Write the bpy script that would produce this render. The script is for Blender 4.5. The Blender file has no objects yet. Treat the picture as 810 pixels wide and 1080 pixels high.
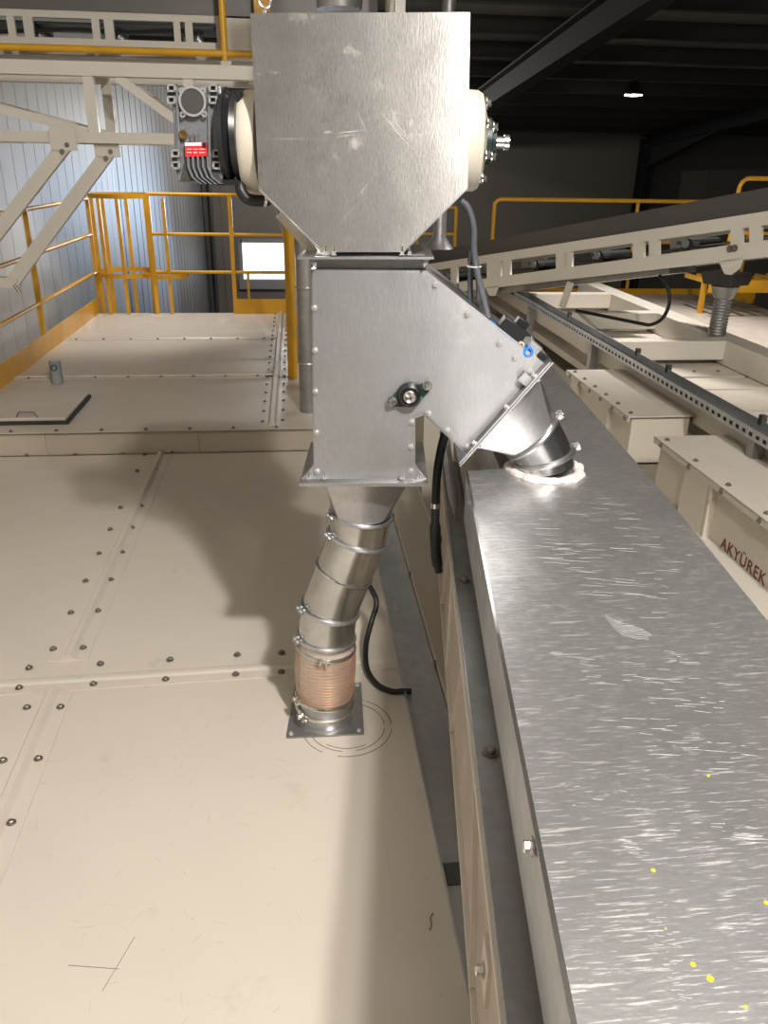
import bpy, bmesh, math, random
from mathutils import Vector as V, Matrix
random.seed(7)
sc = bpy.context.scene
col = sc.collection

# ------------------------------------------------------------------ camera
F = 838.0
CAM = V((0, 0, 1.57))
dn = V((372-405, 2460-540, F)).normalized()
dy = V((309-405, 172-540, F)); dy = (dy - dn*dn.dot(dy)).normalized()
Zc = -dn; Yc = dy; Xc = Yc.cross(Zc)
cam_d = bpy.data.cameras.new('camera'); cam = bpy.data.objects.new('camera', cam_d); col.objects.link(cam)
cam_d.sensor_fit = 'VERTICAL'; cam_d.sensor_height = 36; cam_d.lens = F/1080*36; cam_d.clip_end = 200; cam_d.clip_start = .02
rt = V((Xc.x, Yc.x, Zc.x)); dw = V((Xc.y, Yc.y, Zc.y)); fw = V((Xc.z, Yc.z, Zc.z))
cam.matrix_world = Matrix(((rt.x, -dw.x, -fw.x, 0), (rt.y, -dw.y, -fw.y, 0), (rt.z, -dw.z, -fw.z, 1.57), (0, 0, 0, 1)))
sc.camera = cam

def ray(px, py):
    r = V((px-405, py-540, F)); return V((Xc.dot(r), Yc.dot(r), Zc.dot(r)))
def UP(px, py, p0, n):
    r = ray(px, py); return CAM + r*((p0-CAM).dot(n)/r.dot(n))
def UZ(px, py, z=0.0): return UP(px, py, V((0, 0, z)), V((0, 0, 1)))
def UY(px, py, y): return UP(px, py, V((0, y, 0)), V((0, 1, 0)))
def UX(px, py, x): return UP(px, py, V((x, 0, 0)), V((1, 0, 0)))
def UD(px, py, d): return CAM + ray(px, py)*(d/F)

# ------------------------------------------------------------------ light
w = bpy.data.worlds.new('world'); sc.world = w; w.use_nodes = True
w.node_tree.nodes['Background'].inputs[0].default_value = (1.0, .95, .88, 1)
w.node_tree.nodes['Background'].inputs[1].default_value = .06
sc.view_settings.view_transform = 'Standard'; sc.view_settings.look = 'None'
sc.view_settings.gamma = 1; sc.view_settings.use_curve_mapping = False
sc.view_settings.exposure = 0.0

def light(name, kind, loc, power, color=(1, 1, 1), size=.2, target=None, sy=None, spread=None):
    d = bpy.data.lights.new(name, kind); d.energy = power; d.color = color
    if kind == 'AREA':
        d.size = size
        if sy: d.shape = 'RECTANGLE'; d.size_y = sy
        else: d.shape = 'DISK'
        if spread: d.spread = spread
    else: d.shadow_soft_size = size
    o = bpy.data.objects.new(name, d); col.objects.link(o); o.location = loc
    if target is not None:
        o.rotation_euler = (V(target)-V(loc)).to_track_quat('-Z', 'Y').to_euler()
    return o
KEY = (.72, -.05, 2.86)
light('hall_lamp_near', 'POINT', KEY, 178, (1, .955, .91), .07)
light('fill_light_behind', 'POINT', (1.25, -1.39, 4.3), 620, (1, .95, .90), .1)  # added unseen fill, lifts the rear of the lower deck
sq_ = light('fill_light_right', 'SPOT', (2.9, 6.4, 3.3), 520, (1, .95, .90), .2, (2.4, 6.3, 0)); sq_.data.spot_size = 1.45; sq_.data.spot_blend = .6  # added unseen fill that brightens the right-hand machines
sp_ = light('hall_lamp_left', 'SPOT', (-1.1, 8.1, 2.75), 190, (1, .95, .90), .2, (-1.6, 8.1, 0)); sp_.data.spot_size = 1.3; sp_.data.spot_blend = .6
light('fill_light_back', 'POINT', (.5, 19.0, 2.2), 400, (1, .93, .84), .12)  # added fill hidden behind the hopper, for roof and back wall
light('hall_lamp_far', 'POINT', UP(668, 100, V((0, 24, 3.12)), V((0, .0717, 1)).normalized())-V((0, 0, .12)), 700, (1, .93, .84), .1)
light('daylight_side', 'AREA', (.25, 19.0, .9), 60, (.62, .78, 1), 1.0, (-2.3, 14.5, -.3), 1.6, 1.5)

# ------------------------------------------------------------------ materials
def nt(name):
    m = bpy.data.materials.new(name); m.use_nodes = True
    t = m.node_tree; return m, t, t.nodes['Principled BSDF']
def N(t, ty, **k):
    n = t.nodes.new(ty)
    for a, b in k.items():
        if a.startswith('i_'):
            key = a[2:].replace('_', ' ')
            n.inputs[int(key) if key.isdigit() else key].default_value = b
        else: setattr(n, a, b)
    return n
def noise(t, scale, detail=3, stretch=(1, 1, 1), rough=.5, coord=None):
    tc = N(t, 'ShaderNodeTexCoord'); mp = N(t, 'ShaderNodeMapping'); mp.inputs['Scale'].default_value = stretch
    t.links.new(tc.outputs['Object'], mp.inputs[0])
    n = N(t, 'ShaderNodeTexNoise', i_Scale=scale, i_Detail=detail, i_Roughness=rough)
    t.links.new(mp.outputs[0], n.inputs['Vector']); return n.outputs['Fac']
def ramp(t, fac, a, b, c0, c1):
    r = N(t, 'ShaderNodeMapRange'); r.inputs[1].default_value = a; r.inputs[2].default_value = b
    r.inputs[3].default_value = c0; r.inputs[4].default_value = c1; t.links.new(fac, r.inputs[0]); return r.outputs[0]
def mixc(t, fac, a, b):
    m = N(t, 'ShaderNodeMix', data_type='RGBA')
    for s, x in ((6, a), (7, b)):
        if isinstance(x, tuple): m.inputs[s].default_value = x + (1,)
        else: t.links.new(x, m.inputs[s])
    if isinstance(fac, float): m.inputs[0].default_value = fac
    else: t.links.new(fac, m.inputs[0])
    return m.outputs[2]
def mul(t, a, b, op='MULTIPLY'):
    m = N(t, 'ShaderNodeMath', operation=op)
    for i, x in enumerate((a, b)):
        if isinstance(x, (int, float)): m.inputs[i].default_value = x
        else: t.links.new(x, m.inputs[i])
    return m.outputs[0]
def simple(name, c, rough=.5, metal=0.0, bump=0, bs=40, var=.0, vs=6):
    m, t, b = nt(name)
    b.inputs['Roughness'].default_value = rough; b.inputs['Metallic'].default_value = metal
    f = noise(t, vs, 4)
    d = tuple(x*(1-var) for x in c)
    t.links.new(mixc(t, ramp(t, f, .35, .65, 0, 1), c, d), b.inputs['Base Color'])
    if bump:
        bp = N(t, 'ShaderNodeBump', i_Strength=bump, i_Distance=.01); t.links.new(noise(t, bs, 3), bp.inputs['Height'])
        t.links.new(bp.outputs[0], b.inputs['Normal'])
    return m
def paint(name, c, rough=.35, dirt=.3, dirtc=(.33, .27, .2), spec=.5):
    """glossy sheet metal paint with faint stains, specks and fine scratches"""
    m, t, b = nt(name)
    b.inputs['Roughness'].default_value = rough; b.inputs['Specular IOR Level'].default_value = spec
    base = mixc(t, ramp(t, noise(t, 2.2, 5), .4, .7, 0, .22), c, tuple(x*.82 for x in c))
    st = ramp(t, noise(t, 5, 8, rough=.7), .60, .78, 0, dirt)
    base = mixc(t, st, base, dirtc)
    sp = ramp(t, noise(t, 75, 2), .755, .785, 0, dirt*1.6)
    base = mixc(t, sp, base, tuple(x*.5 for x in dirtc))
    s1 = ramp(t, noise(t, 3.1, 3, (22, .8, 1)), .735, .755, 0, dirt*.5)
    s2 = ramp(t, noise(t, 2.7, 3, (1.2, 26, 1)), .735, .76, 0, dirt*.35)
    base = mixc(t, s1, base, dirtc); base = mixc(t, s2, base, dirtc)
    t.links.new(base, b.inputs['Base Color'])
    t.links.new(ramp(t, noise(t, 9, 4), .3, .7, rough*.8, rough*1.35), b.inputs['Roughness'])
    return m
def galv(name, c=(.62, .62, .62), r0=.3, r1=.5, fine=(1, 1, 1), fs=60, metal=.9, smear=.5, sc1=4, scr=None, lo=.80, hi=1.12):
    """zinc or aluminium sheet: cloudy roughness, rolled grain, pale rubbed marks"""
    m, t, b = nt(name)
    b.inputs['Metallic'].default_value = metal
    cloud = noise(t, sc1, 8, rough=.68); grain = noise(t, fs, 3, fine)
    big = noise(t, sc1*.45, 4)
    fac = ramp(t, mul(t, mul(t, cloud, .8), mul(t, grain, .35), 'ADD'), .42, .72, 0, 1)
    cc = mixc(t, fac, tuple(x*lo for x in c), tuple(min(1, x*hi) for x in c))
    cc = mixc(t, ramp(t, big, .42, .62, 0, .5), cc, tuple(x*.72 for x in c))
    rub = ramp(t, noise(t, sc1*1.7, 9, (1, 1.6, 1), .72), .60, .72, 0, smear)
    cc = mixc(t, rub, cc, (.86, .84, .82))
    if scr:
        for stv, th in scr:
            s = ramp(t, noise(t, 3.0, 5, stv, .62), th, th+.03, 0, .7)
            cc = mixc(t, s, cc, (.95, .94, .92)); rub = mul(t, rub, s, 'MAXIMUM')
    t.links.new(cc, b.inputs['Base Color'])
    rr = ramp(t, fac, 0, 1, r1, r0)
    t.links.new(mul(t, rr, mul(t, rub, .18), 'ADD'), b.inputs['Roughness'])
    bp = N(t, 'ShaderNodeBump', i_Strength=.06, i_Distance=.004); t.links.new(grain, bp.inputs['Height'])
    bp2 = N(t, 'ShaderNodeBump', i_Strength=.12, i_Distance=.02); t.links.new(noise(t, 5, 2), bp2.inputs['Height'])
    t.links.new(bp.outputs[0], bp2.inputs['Normal']); t.links.new(bp2.outputs[0], b.inputs['Normal'])
    return m
def aniso(m, a, r0, r1):
    t = m.node_tree; b = t.nodes['Principled BSDF']; b.inputs['Anisotropic'].default_value = a; b.inputs['Anisotropic Rotation'].default_value = .25
    tg = N(t, 'ShaderNodeTangent', direction_type='RADIAL', axis='Z'); t.links.new(tg.outputs[0], b.inputs['Tangent']); return m
def emit(name, c, s):
    m, t, b = nt(name); b.inputs['Base Color'].default_value = c+(1,)
    b.inputs['Emission Color'].default_value = c+(1,); b.inputs['Emission Strength'].default_value = s; return m

CREAM = paint('cream_deck_paint', (.64, .58, .505), .36, .40)
CREAM2 = paint('cream_machine_paint', (.66, .60, .50), .4, .14)
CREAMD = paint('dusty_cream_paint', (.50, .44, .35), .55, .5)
WHITEP = paint('off_white_paint', (.66, .62, .54), .4, .12)
YELLOW = simple('yellow_paint', (.80, .42, .025), .35, var=.12)
GALV = aniso(galv('galvanised_sheet', (.58, .58, .59), .34, .44, (5, 5, 1), 45, .92, .25, 6), .6, 0, 0)
GALVH = aniso(galv('hopper_sheet', (.76, .735, .705), .31, .42, (12, 12, 2.5), 30, .95, .8, 9, scr=[((9, 9, 1.6), .68), ((2.5, 2.5, 12), .70)], lo=.55, hi=1.3), .78, 0, 0)
GALVD = galv('dull_galvanised', (.40, .40, .39), .38, .55, (1, 1, 1), 30, .85, .2)
SPIRO = galv('spiral_duct_metal', (.66, .66, .655), .14, .24, (1, 1, 1), 30, .97, .2, 3)
ALU = galv('scratched_aluminium', (.70, .70, .705), .30, .50, (1, 3, 1), 45, .86, .75, 3.4, scr=[((2.2, 30, 1), .62), ((5, 80, 1), .60), ((9, 120, 1), .60), ((18, 6, 1), .70), ((40, 40, 1), .74)], lo=.62, hi=1.12)
TRAYM = galv('tray_metal', (.60, .625, .65), .3, .45, (1, 1, 1), 30, .78, .25)
STEEL = simple('bright_steel', (.72, .70, .66), .25, 1.0)
DBOLT = simple('tarnished_bolt', (.26, .235, .20), .42, .75)
BLACK = simple('black_rubber', (.012, .012, .013), .45)
BLACKP = simple('black_plastic', (.016, .016, .018), .35)
GREYC = simple('grey_conduit_plastic', (.085, .09, .105), .42)
GREEN = simple('dark_green_casting', (.012, .03, .025), .4)
LGREEN = simple('green_grease_cap', (.02, .55, .12), .4)
BLUE = simple('blue_plastic', (.02, .22, .75), .35)
GREY = simple('grey_aluminium_casting', (.23, .24, .255), .42, .5, .15, 60)
GREYL = simple('machined_rim', (.50, .50, .49), .4, .6)
DGREY = simple('dark_grey_face', (.05, .048, .045), .5)
BRASS = simple('brass', (.55, .38, .14), .3, 1.0)
RED = simple('red_label', (.62, .03, .03), .4)
REDT = simple('dark_red_lettering', (.16, .02, .015), .5)
WHITE = simple('white_print', (.75, .75, .73), .5)
SEAL = simple('pale_sealant', (.86, .77, .72), .7, 0, .5, 60)
COPPER = simple('copper_helix', (.60, .36, .22), .3, .6)
YSPOT = simple('yellow_paint_drop', (.80, .60, .03), .5)
INK = simple('pencil_mark', (.06, .05, .045), .7)
WALLW = simple('light_wall_panel', (.56, .54, .49), .5, 0)
WALLG = simple('grey_wall_panel', (.20, .205, .22), .5, 0)
WALLB = simple('back_wall_panel', (.19, .175, .155), .5, 0)
WALLBL = simple('back_wall_grey_ribs', (.17, .165, .16), .5, 0)
ROOF = simple('roof_sheet', (.45, .435, .40), .6, 0)
IRON = simple('dark_structural_steel', (.014, .0145, .016), .75)
PURL = simple('purlin_steel', (.08, .076, .07), .5)
FLOOR = simple('concrete', (.2, .19, .18), .8, 0, .2, 20, .2)
GASKET = simple('dark_gasket', (.03, .03, .03), .7)
CANM = simple('grey_blue_can_paint', (.25, .28, .29), .5)
SCFH = simple('bright_scratch', (.74, .72, .70), .5, .5)
LAMP = emit('lamp_glow', (1, .9, .75), 30)
SKYW = emit('daylit_window', (.80, .93, 1.0), 1.25)
HOSE, _t, _b = nt('clear_hose_plastic')
_b.inputs['Base Color'].default_value = (.86, .74, .64, 1); _b.inputs['Roughness'].default_value = .18
_b.inputs['Alpha'].default_value = .32

# ------------------------------------------------------------------ mesh builder
ORG = {}
class MB:
    def __init__(s): s.v = []; s.f = []
    def add(s, vs, fs):
        k = len(s.v); s.v += [V(a) for a in vs]; s.f += [tuple(i+k for i in q) for q in fs]; return s
    def prism(s, pts, vec):
        n = len(pts); pts = [V(p) for p in pts]; vec = V(vec)
        return s.add(pts+[p+vec for p in pts], [tuple(range(n)), tuple(range(2*n-1, n-1, -1))]+[(i, i+n, (i+1) % n+n, (i+1) % n) for i in range(n)])
    def box(s, x0, x1, y0, y1, z0, z1):
        return s.prism([(x0, y0, z0), (x1, y0, z0), (x1, y1, z0), (x0, y1, z0)], (0, 0, z1-z0))
    def ob(s, c, a, b, d):
        c = V(c); a = V(a); b = V(b); d = V(d)
        return s.prism([c-a-b-d, c+a-b-d, c+a+b-d, c-a+b-d], d*2)
    def beam(s, p, q, wd, ht, up=(0, 0, 1)):
        p = V(p); q = V(q); u = (q-p).normalized(); up = V(up)
        sd = u.cross(up).normalized(); up2 = sd.cross(u).normalized()
        return s.ob((p+q)/2, (q-p)/2, sd*wd/2, up2*ht/2)
    def rings(s, rs, closed=False, cap=True):
        k = len(s.v); m = len(rs[0]); n = len(rs)
        for r in rs: s.v += r
        for i in range(n if closed else n-1):
            a = k+i*m; b = k+((i+1) % n)*m
            for j in range(m): s.f.append((a+j, a+(j+1) % m, b+(j+1) % m, b+j))
        if cap and not closed:
            s.f.append(tuple(range(k+m-1, k-1, -1))); s.f.append(tuple(range(k+(n-1)*m, k+n*m)))
        return s
    def tube(s, pts, r, seg=16, closed=False, cap=True, radii=None):
        pts = [V(p) for p in pts]; n = len(pts); T = []
        for i in range(n):
            if closed: a = pts[i]-pts[i-1]; b = pts[(i+1) % n]-pts[i]
            else: a = pts[i]-pts[max(0, i-1)]; b = pts[min(n-1, i+1)]-pts[i]
            if a.length < 1e-9: a = b
            if b.length < 1e-9: b = a
            T.append((a.normalized()+b.normalized()).normalized())
        ref = V((0, 0, 1)) if abs(T[0].z) < .9 else V((1, 0, 0))
        u = T[0].cross(ref).normalized(); rs = []
        for i in range(n):
            u = (u-T[i]*u.dot(T[i])).normalized(); v = T[i].cross(u)
            rr = radii[i] if radii else r
            rs.append([pts[i]+(u*math.cos(2*math.pi*j/seg)+v*math.sin(2*math.pi*j/seg))*rr for j in range(seg)])
        return s.rings(rs, closed, cap)
    def lathe(s, p, ax, prof, seg=24, cap=True):
        p = V(p); ax = V(ax).normalized()
        ref = V((0, 0, 1)) if abs(ax.z) < .9 else V((1, 0, 0))
        u = ax.cross(ref).normalized(); v = ax.cross(u)
        return s.rings([[p+ax*t+(u*math.cos(2*math.pi*j/seg)+v*math.sin(2*math.pi*j/seg))*r for j in range(seg)] for t, r in prof], False, cap)
    def torus(s, c, ax, R, r, seg=40, ms=8, sx=1.0):
        c = V(c); ax = V(ax).normalized(); ref = V((0, 0, 1)) if abs(ax.z) < .9 else V((1, 0, 0))
        u = ax.cross(ref).normalized(); v = ax.cross(u); rs = []
        for i in range(seg):
            a = 2*math.pi*i/seg; d = u*math.cos(a)+v*math.sin(a)
            rs.append([c+d*(R+r*math.cos(2*math.pi*j/ms))+ax*r*sx*math.sin(2*math.pi*j/ms) for j in range(ms)])
        return s.rings(rs, True, False)
    def build(s, name, mat, parent=None, bevel=0, smooth=35, org=None):
        o0 = V(org) if org is not None else (ORG[parent.name] if parent else V((0, 0, 0)))
        me = bpy.data.meshes.new(name); me.from_pydata([v-o0 for v in s.v], [], s.f)
        bm = bmesh.new(); bm.from_mesh(me); bmesh.ops.recalc_face_normals(bm, faces=bm.faces); bm.to_mesh(me); bm.free()
        me.materials.append(mat)
        for p in me.polygons: p.use_smooth = True
        me.set_sharp_from_angle(angle=math.radians(smooth))
        o = bpy.data.objects.new(name, me); col.objects.link(o)
        if parent: o.parent = parent
        if org is not None: o.location = (V(org)-ORG[parent.name]) if parent else V(org)
        ORG[o.name] = o0
        if bevel:
            b = o.modifiers.new('bevel', 'BEVEL'); b.width = bevel; b.segments = 2; b.limit_method = 'ANGLE'
        return o
def tag(o, label=None, cat=None, group=None, kind=None):
    if label: o['label'] = label
    if cat: o['category'] = cat
    if group: o['group'] = group
    if kind: o['kind'] = kind
    return o
def thing(name, label, cat, loc, group=None):
    o = bpy.data.objects.new(name, None); o.empty_display_size = .05; col.objects.link(o); o.location = V(loc); ORG[o.name] = V(loc)
    return tag(o, label, cat, group)
# bolts share one mesh each
def bolt_mesh(name, mat, r=.008, h=.006, washer=True):
    m = MB()
    if washer: m.lathe((0, 0, 0), (0, 0, 1), [(0, r*1.45), (r*.28, r*1.45)], 14)
    m.lathe((0, 0, r*.28), (0, 0, 1), [(0, r*.95), (h*.8, r*.95), (h, r*.75)], 6)
    me = bpy.data.meshes.new(name); me.from_pydata([tuple(a) for a in m.v], [], m.f); me.materials.append(mat)
    return me
BM_DECK = bolt_mesh('deck_bolt', DBOLT, .0085, .007)
BM_BIG = bolt_mesh('machine_bolt', DBOLT, .010, .009)
BM_ZINC = bolt_mesh('zinc_bolt', simple('zinc_plated', (.75, .74, .72), .4, .8), .0052, .006)
BM_ZBIG = bolt_mesh('large_zinc_bolt', STEEL, .0085, .010)
def bolt(me, p, nrm, parent, name='bolt'):
    o = bpy.data.objects.new(name, me); col.objects.link(o); o.parent = parent
    o.location = V(p)-ORG[parent.name]; o.rotation_euler = V(nrm).to_track_quat('Z', 'Y').to_euler(); return o
def lerp(a, b, t): return V(a)*(1-t)+V(b)*t
def arc(p, c, q, n=8):
    return [lerp(lerp(p, c, i/n), lerp(c, q, i/n), i/n) for i in range(n+1)]
def smoothpath(pts, n=6):
    pts = [V(p) for p in pts]; out = []
    for i in range(len(pts)-1):
        p0 = pts[max(0, i-1)]; p1 = pts[i]; p2 = pts[i+1]; p3 = pts[min(len(pts)-1, i+2)]
        for k in range(n):
            t = k/n
            out.append(.5*((2*p1)+(p2-p0)*t+(2*p0-5*p1+4*p2-p3)*t*t+(3*p1-p0-3*p2+p3)*t**3))
    return out+[pts[-1]]

# ------------------------------------------------------------------ setting
YB = 24.0; XW = UY(213, 200, YB).x            # back wall and left wall
tag(MB().box(XW-.3, 16, -4, YB+.3, -4.2, -4).build('floor', FLOOR), kind='structure')
jog = UX(122, 200, XW).y
m = MB().box(XW-.15, XW, -3, jog, -4, 6)
y = -2.0
while y < jog: m.box(XW, XW+.002, y, y+.012, -4, 6); y += .35
tag(m.build('wall_left', WALLW), kind='structure')
m = MB().box(XW-.15, XW-.01, jog, YB, -4, 6)
y = jog+.3
while y < YB: m.box(XW-.01, XW-.004, y, y+.02, -4, 6); y += .5
tag(m.build('wall_left', WALLG), kind='structure')
# back wall with window opening
wl = UY(253, 253, YB); wr = UY(329, 297, YB); wz0 = UY(276, 296, YB).z; wz1 = UY(276, 254, YB).z; wx0 = wl.x; wx1 = wx0+2.0
m = MB(); m.box(XW, wx0, YB, YB+.15, -4, 6).box(wx1, 16, YB, YB+.15, -4, 6).box(wx0, wx1, YB, YB+.15, wz1, 6).box(wx0, wx1, YB, YB+.15, -4, wz0)
x = XW+.15
while x < 15.5:
    if x < 1.2 and not (wx0-.12 < x < wx1+.05): m.box(x, x+.06, YB-.03, YB, -4, 6)
    x += .33
for sx in (UY(650, 180, YB).x, UY(540, 180, YB).x-.5, 12): m.box(sx, sx+.05, YB-.006, YB, -4, 6)
tag(m.build('wall_back', WALLB), kind='structure')
m = MB()
for a in ((wx0-.05, wx0+.05, wz0-.05, wz1+.05), (wx1-.05, wx1+.05, wz0-.05, wz1+.05)): m.box(a[0], a[1], YB-.04, YB+.1, a[2], a[3])
m.box(wx0, wx1, YB-.04, YB+.1, wz1-.05, wz1+.05).box(wx0-.08, wx1+.08, YB-.12, YB+.1, wz0-.22, wz0+.04)
wf = tag(m.build('window_1', simple('window_frame_grey', (.30, .31, .33), .5)), kind='structure')
MB().box(wx0, wx1, YB+.05, YB+.07, wz0, wz1).build('pane', SKYW, wf)
tag(MB().box(16, 16.2, -4, YB, -4, 7).build('wall_right', WALLB), kind='structure')
# roof
SL = .0717; ze = UY(640, 133, YB).z
def zr(y): return ze+(YB-y)*SL
RP = V((0, YB, ze)); RN = V((0, SL, 1)).normalized()
m = MB().prism([(XW-.2, YB+.2, zr(YB+.2)), (16.2, YB+.2, zr(YB+.2)), (16.2, -3, zr(-3)), (XW-.2, -3, zr(-3))], (0, 0, .1))
tag(m.build('ceiling', ROOF), kind='structure')
y = YB-.6; k = 0
while y > 3:
    z = zr(y)
    pu = MB().box(XW, 16, y, y+.015, z-.24, z).box(XW, 16, y-.08, y+.01, z-.24, z-.222).box(XW, 16, y-.002, y+.08, z-.02, z-.002)
    tag(pu.build('trim_%d' % (k+1), PURL), kind='structure'); y -= 1.55; k += 1
def ibeam(m, p, q, wd, ht, t=.03):
    p = V(p); q = V(q); m.beam(p, q, .025, ht); u = (q-p).normalized(); sd = u.cross(V((0, 0, 1))).normalized(); up = sd.cross(u)
    for s in (-1, 1): m.beam(p+up*s*ht/2, q+up*s*ht/2, wd, t)
a = UP(513, 111, RP-V((0, 0, .62)), RN); b = UP(684, 0, RP-V((0, 0, .62)), RN); rx = (a.x+b.x)/2+.02
m = MB(); ibeam(m, (rx, YB, zr(YB)-.5), (rx, -2, zr(-2)-.5), .26, .36)
tag(m.build('roof_rafter', IRON), 'long dark steel rafter rising to the upper right just above the hopper', 'beam')
rx2 = UY(680, 150, YB).x
m = MB(); ibeam(m, (rx2, YB-.1, zr(YB)-.38), (rx2, 2, zr(2)-.38), .26, .3)
m.prism([(rx2-.01, YB-.3, zr(YB)-.5), (rx2-.01, YB-.3, zr(YB)-1.1), (rx2-.01, YB-4.5, zr(YB-4.5)-.5)], (.03, 0, 0))
m.prism([(rx2-.12, YB-.3, zr(YB)-1.1), (rx2-.12, YB-4.5, zr(YB-4.5)-.55), (rx2-.12, YB-4.5, zr(YB-4.5)-.5), (rx2-.12, YB-.3, zr(YB)-1.05)], (.26, 0, 0))
m2 = MB(); cxx = rx2
for yy in (YB-.5, YB-.1): m.box(cxx-.17, cxx+.17, yy, yy+.03, -4, zr(YB)-.3)
m.box(cxx-.015, cxx+.015, YB-.5, YB-.1, -4, zr(YB)-.4)
tag(m.build('portal_frame', IRON), 'dark steel column and haunched rafter against the back wall at right', 'beam')
for k, (px, py) in enumerate(((668, 100),)):
    lp = UP(px, py, RP-V((0, 0, .42)), RN)
    t = thing('high_bay_lamp', 'small glowing round lamp hanging from the dark roof at right', 'ceiling lamp', lp)
    MB().lathe(lp, (0, 0, 1), [(0, .17), (.03, .19), (.09, .12), (.22, .07)], 24).build('housing', IRON, t)
    MB().lathe(lp-V((0, 0, .015)), (0, 0, 1), [(0, .15), (.012, .16)], 24).build('diffuser', LAMP, t)
    MB().tube([lp+V((0, 0, .22)), V((lp.x, lp.y, zr(lp.y)))], .012, 8).build('hanger', IRON, t)

# ------------------------------------------------------------------ lower deck (left machine)
XE = .311
YR = UZ(150, 478, 0).y
YT = YR
t = thing('lower_deck', 'large cream painted steel deck in the foreground at lower left, with bolted seam strips', 'machine deck', (-.8, 2.4, 0))
LOW = t
seamY = UZ(150, 712, 0).y; r1 = UZ(110, 590, 0).x; 
P = [UZ(0, 722, 0), UZ(310, 702, 0)]
def sy(x): return P[0].y+(P[1].y-P[0].y)*(x-P[0].x)/(P[1].x-P[0].x)
m = MB().prism([(XW+.1, -.6, -.012), (XE, -.6, -.012), (XE, sy(XE)-.002, -.012), (XW+.1, sy(XW+.1)-.002, -.012)], (0, 0, .012))
m.build('front_panel', CREAM, t)
MB().prism([(XW+.1, sy(XW+.1), -.012), (XE, sy(XE), -.012), (XE, YR-.022, -.012), (XW+.1, YR-.022, -.012)], (0, 0, .012)).build('rear_panel', CREAM, t)
MB().box(XW+.1, XE-.01, -.6, YR-.022, -1.6, -.014).build('machine_body', CREAM2, t)
def strip(p, q, wd, ht, parent, name='seam_strip', mat=CREAM, fl=.02, z=0):
    """bolted cover strip: flat flanges with a raised ridge"""
    p = V(p); q = V(q); u = (q-p).normalized(); s = V((u.y, -u.x, 0))
    prof = [(-wd/2, 0), (-wd/2, .003), (-wd/6, .003), (-wd/14, ht), (wd/14, ht), (wd/6, .003), (wd/2, .003), (wd/2, 0)]
    pts = [p+s*a+V((0, 0, b)) for a, b in prof]
    return MB().prism(pts, q-p).build(name, mat, parent, smooth=20)
ra = UZ(72, 697, .0); rb = UZ(172, 474, .0)
strip(V((ra.x, ra.y, 0)), V((rb.x, YR-.034, 0)), .13, .024, t)
rc = UZ(57, 727, .0); rd = UZ(-40, 960, 0)
strip(V((rd.x, rd.y, 0)), V((rc.x, rc.y-.02, 0)), .13, .024, t)
sa = P[0].copy(); sb = V((XE, sy(XE), 0)); sa.x = XW+.1; sa.y = sy(sa.x)
strip(sa, sb, .12, .008, t, mat=CREAM)
s3 = [(65, 93), (183, 92), (300, 87), (420, 85), (532, 80), (645, 76), (678, 75), (353, 92), (335, 131), (294, 221), (269, 274), (242, 333), (209, 400), (173, 477), (130, 566), (380, 129), (345, 217), (323, 270), (299, 330), (271, 397), (239, 473), (203, 563),
      (71, 612), (245, 602), (415, 592), (579, 580), (687, 575), (404, 640), (575, 628), (687, 622)]
bp = [(x/2.314, 440+y/2.314) for x, y in s3]+[(x/1.9286, 680+y/1.9286) for x, y in ((39, 88), (190, 80), (55, 128), (6, 236), (123, 127), (78, 232), (23, 362))]
for px, py in bp: bolt(BM_DECK, UZ(px, py, .004), (0, 0, 1), t)
# pencilled circles under the pipe foot
c0 = UZ(366, 766, 0); m = MB()
for R, segs in ((.113, ((0, 75), (95, 170), (200, 260), (280, 352))), (.135, ((0, 60), (63, 118), (140, 235), (255, 350))), (.100, ((60, 110), (230, 300)))):
    for a0, a1 in segs:
        m.rings([[c0+V((math.cos(math.radians(a))*(R+dr), math.sin(math.radians(a))*(R+dr), dz)) for dr, dz in ((0, .0006), (.002, .0006), (.002, .0002), (0, .0002))] for a in range(a0, a1+1, 5)])
tag(m.build('drawn_circle', INK, t), 'thin dark drawn circles')
m = MB()
for pts in (((457, 963), (454, 968), (455, 976), (453, 981)), ((72, 1018), (125, 1022)), ((108, 1045), (142, 988))):
    pp = smoothpath([UZ(x, y, .0006) for x, y in pts], 5); m.tube(pp, .0007 if len(pts) == 2 else .0016, 5)
tag(m.build('pencil_marks', simple('scratch_mark', (.2, .17, .14), .7), t), kind='stuff')

random.seed(11); m = MB()
for i in range(70):
    x = random.choice((random.gauss(195, 60), random.uniform(10, 360))); y = random.choice((random.gauss(880, 70), random.uniform(760, 1070)))
    p = UZ(min(350, max(5, x)), min(1075, max(745, y)), .0004); a = random.uniform(0, 3.14); l = random.uniform(.004, .03); u = V((math.cos(a), math.sin(a), 0)); n_ = V((-u.y, u.x, 0))*random.uniform(.0003, .0008)
    m.prism([p-u*l, p+n_, p+u*l, p-n_], V((0, 0, .0002)))
tag(m.build('scuff_marks', simple('faint_scuff', (.46, .41, .34), .6), t), kind='stuff')
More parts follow.
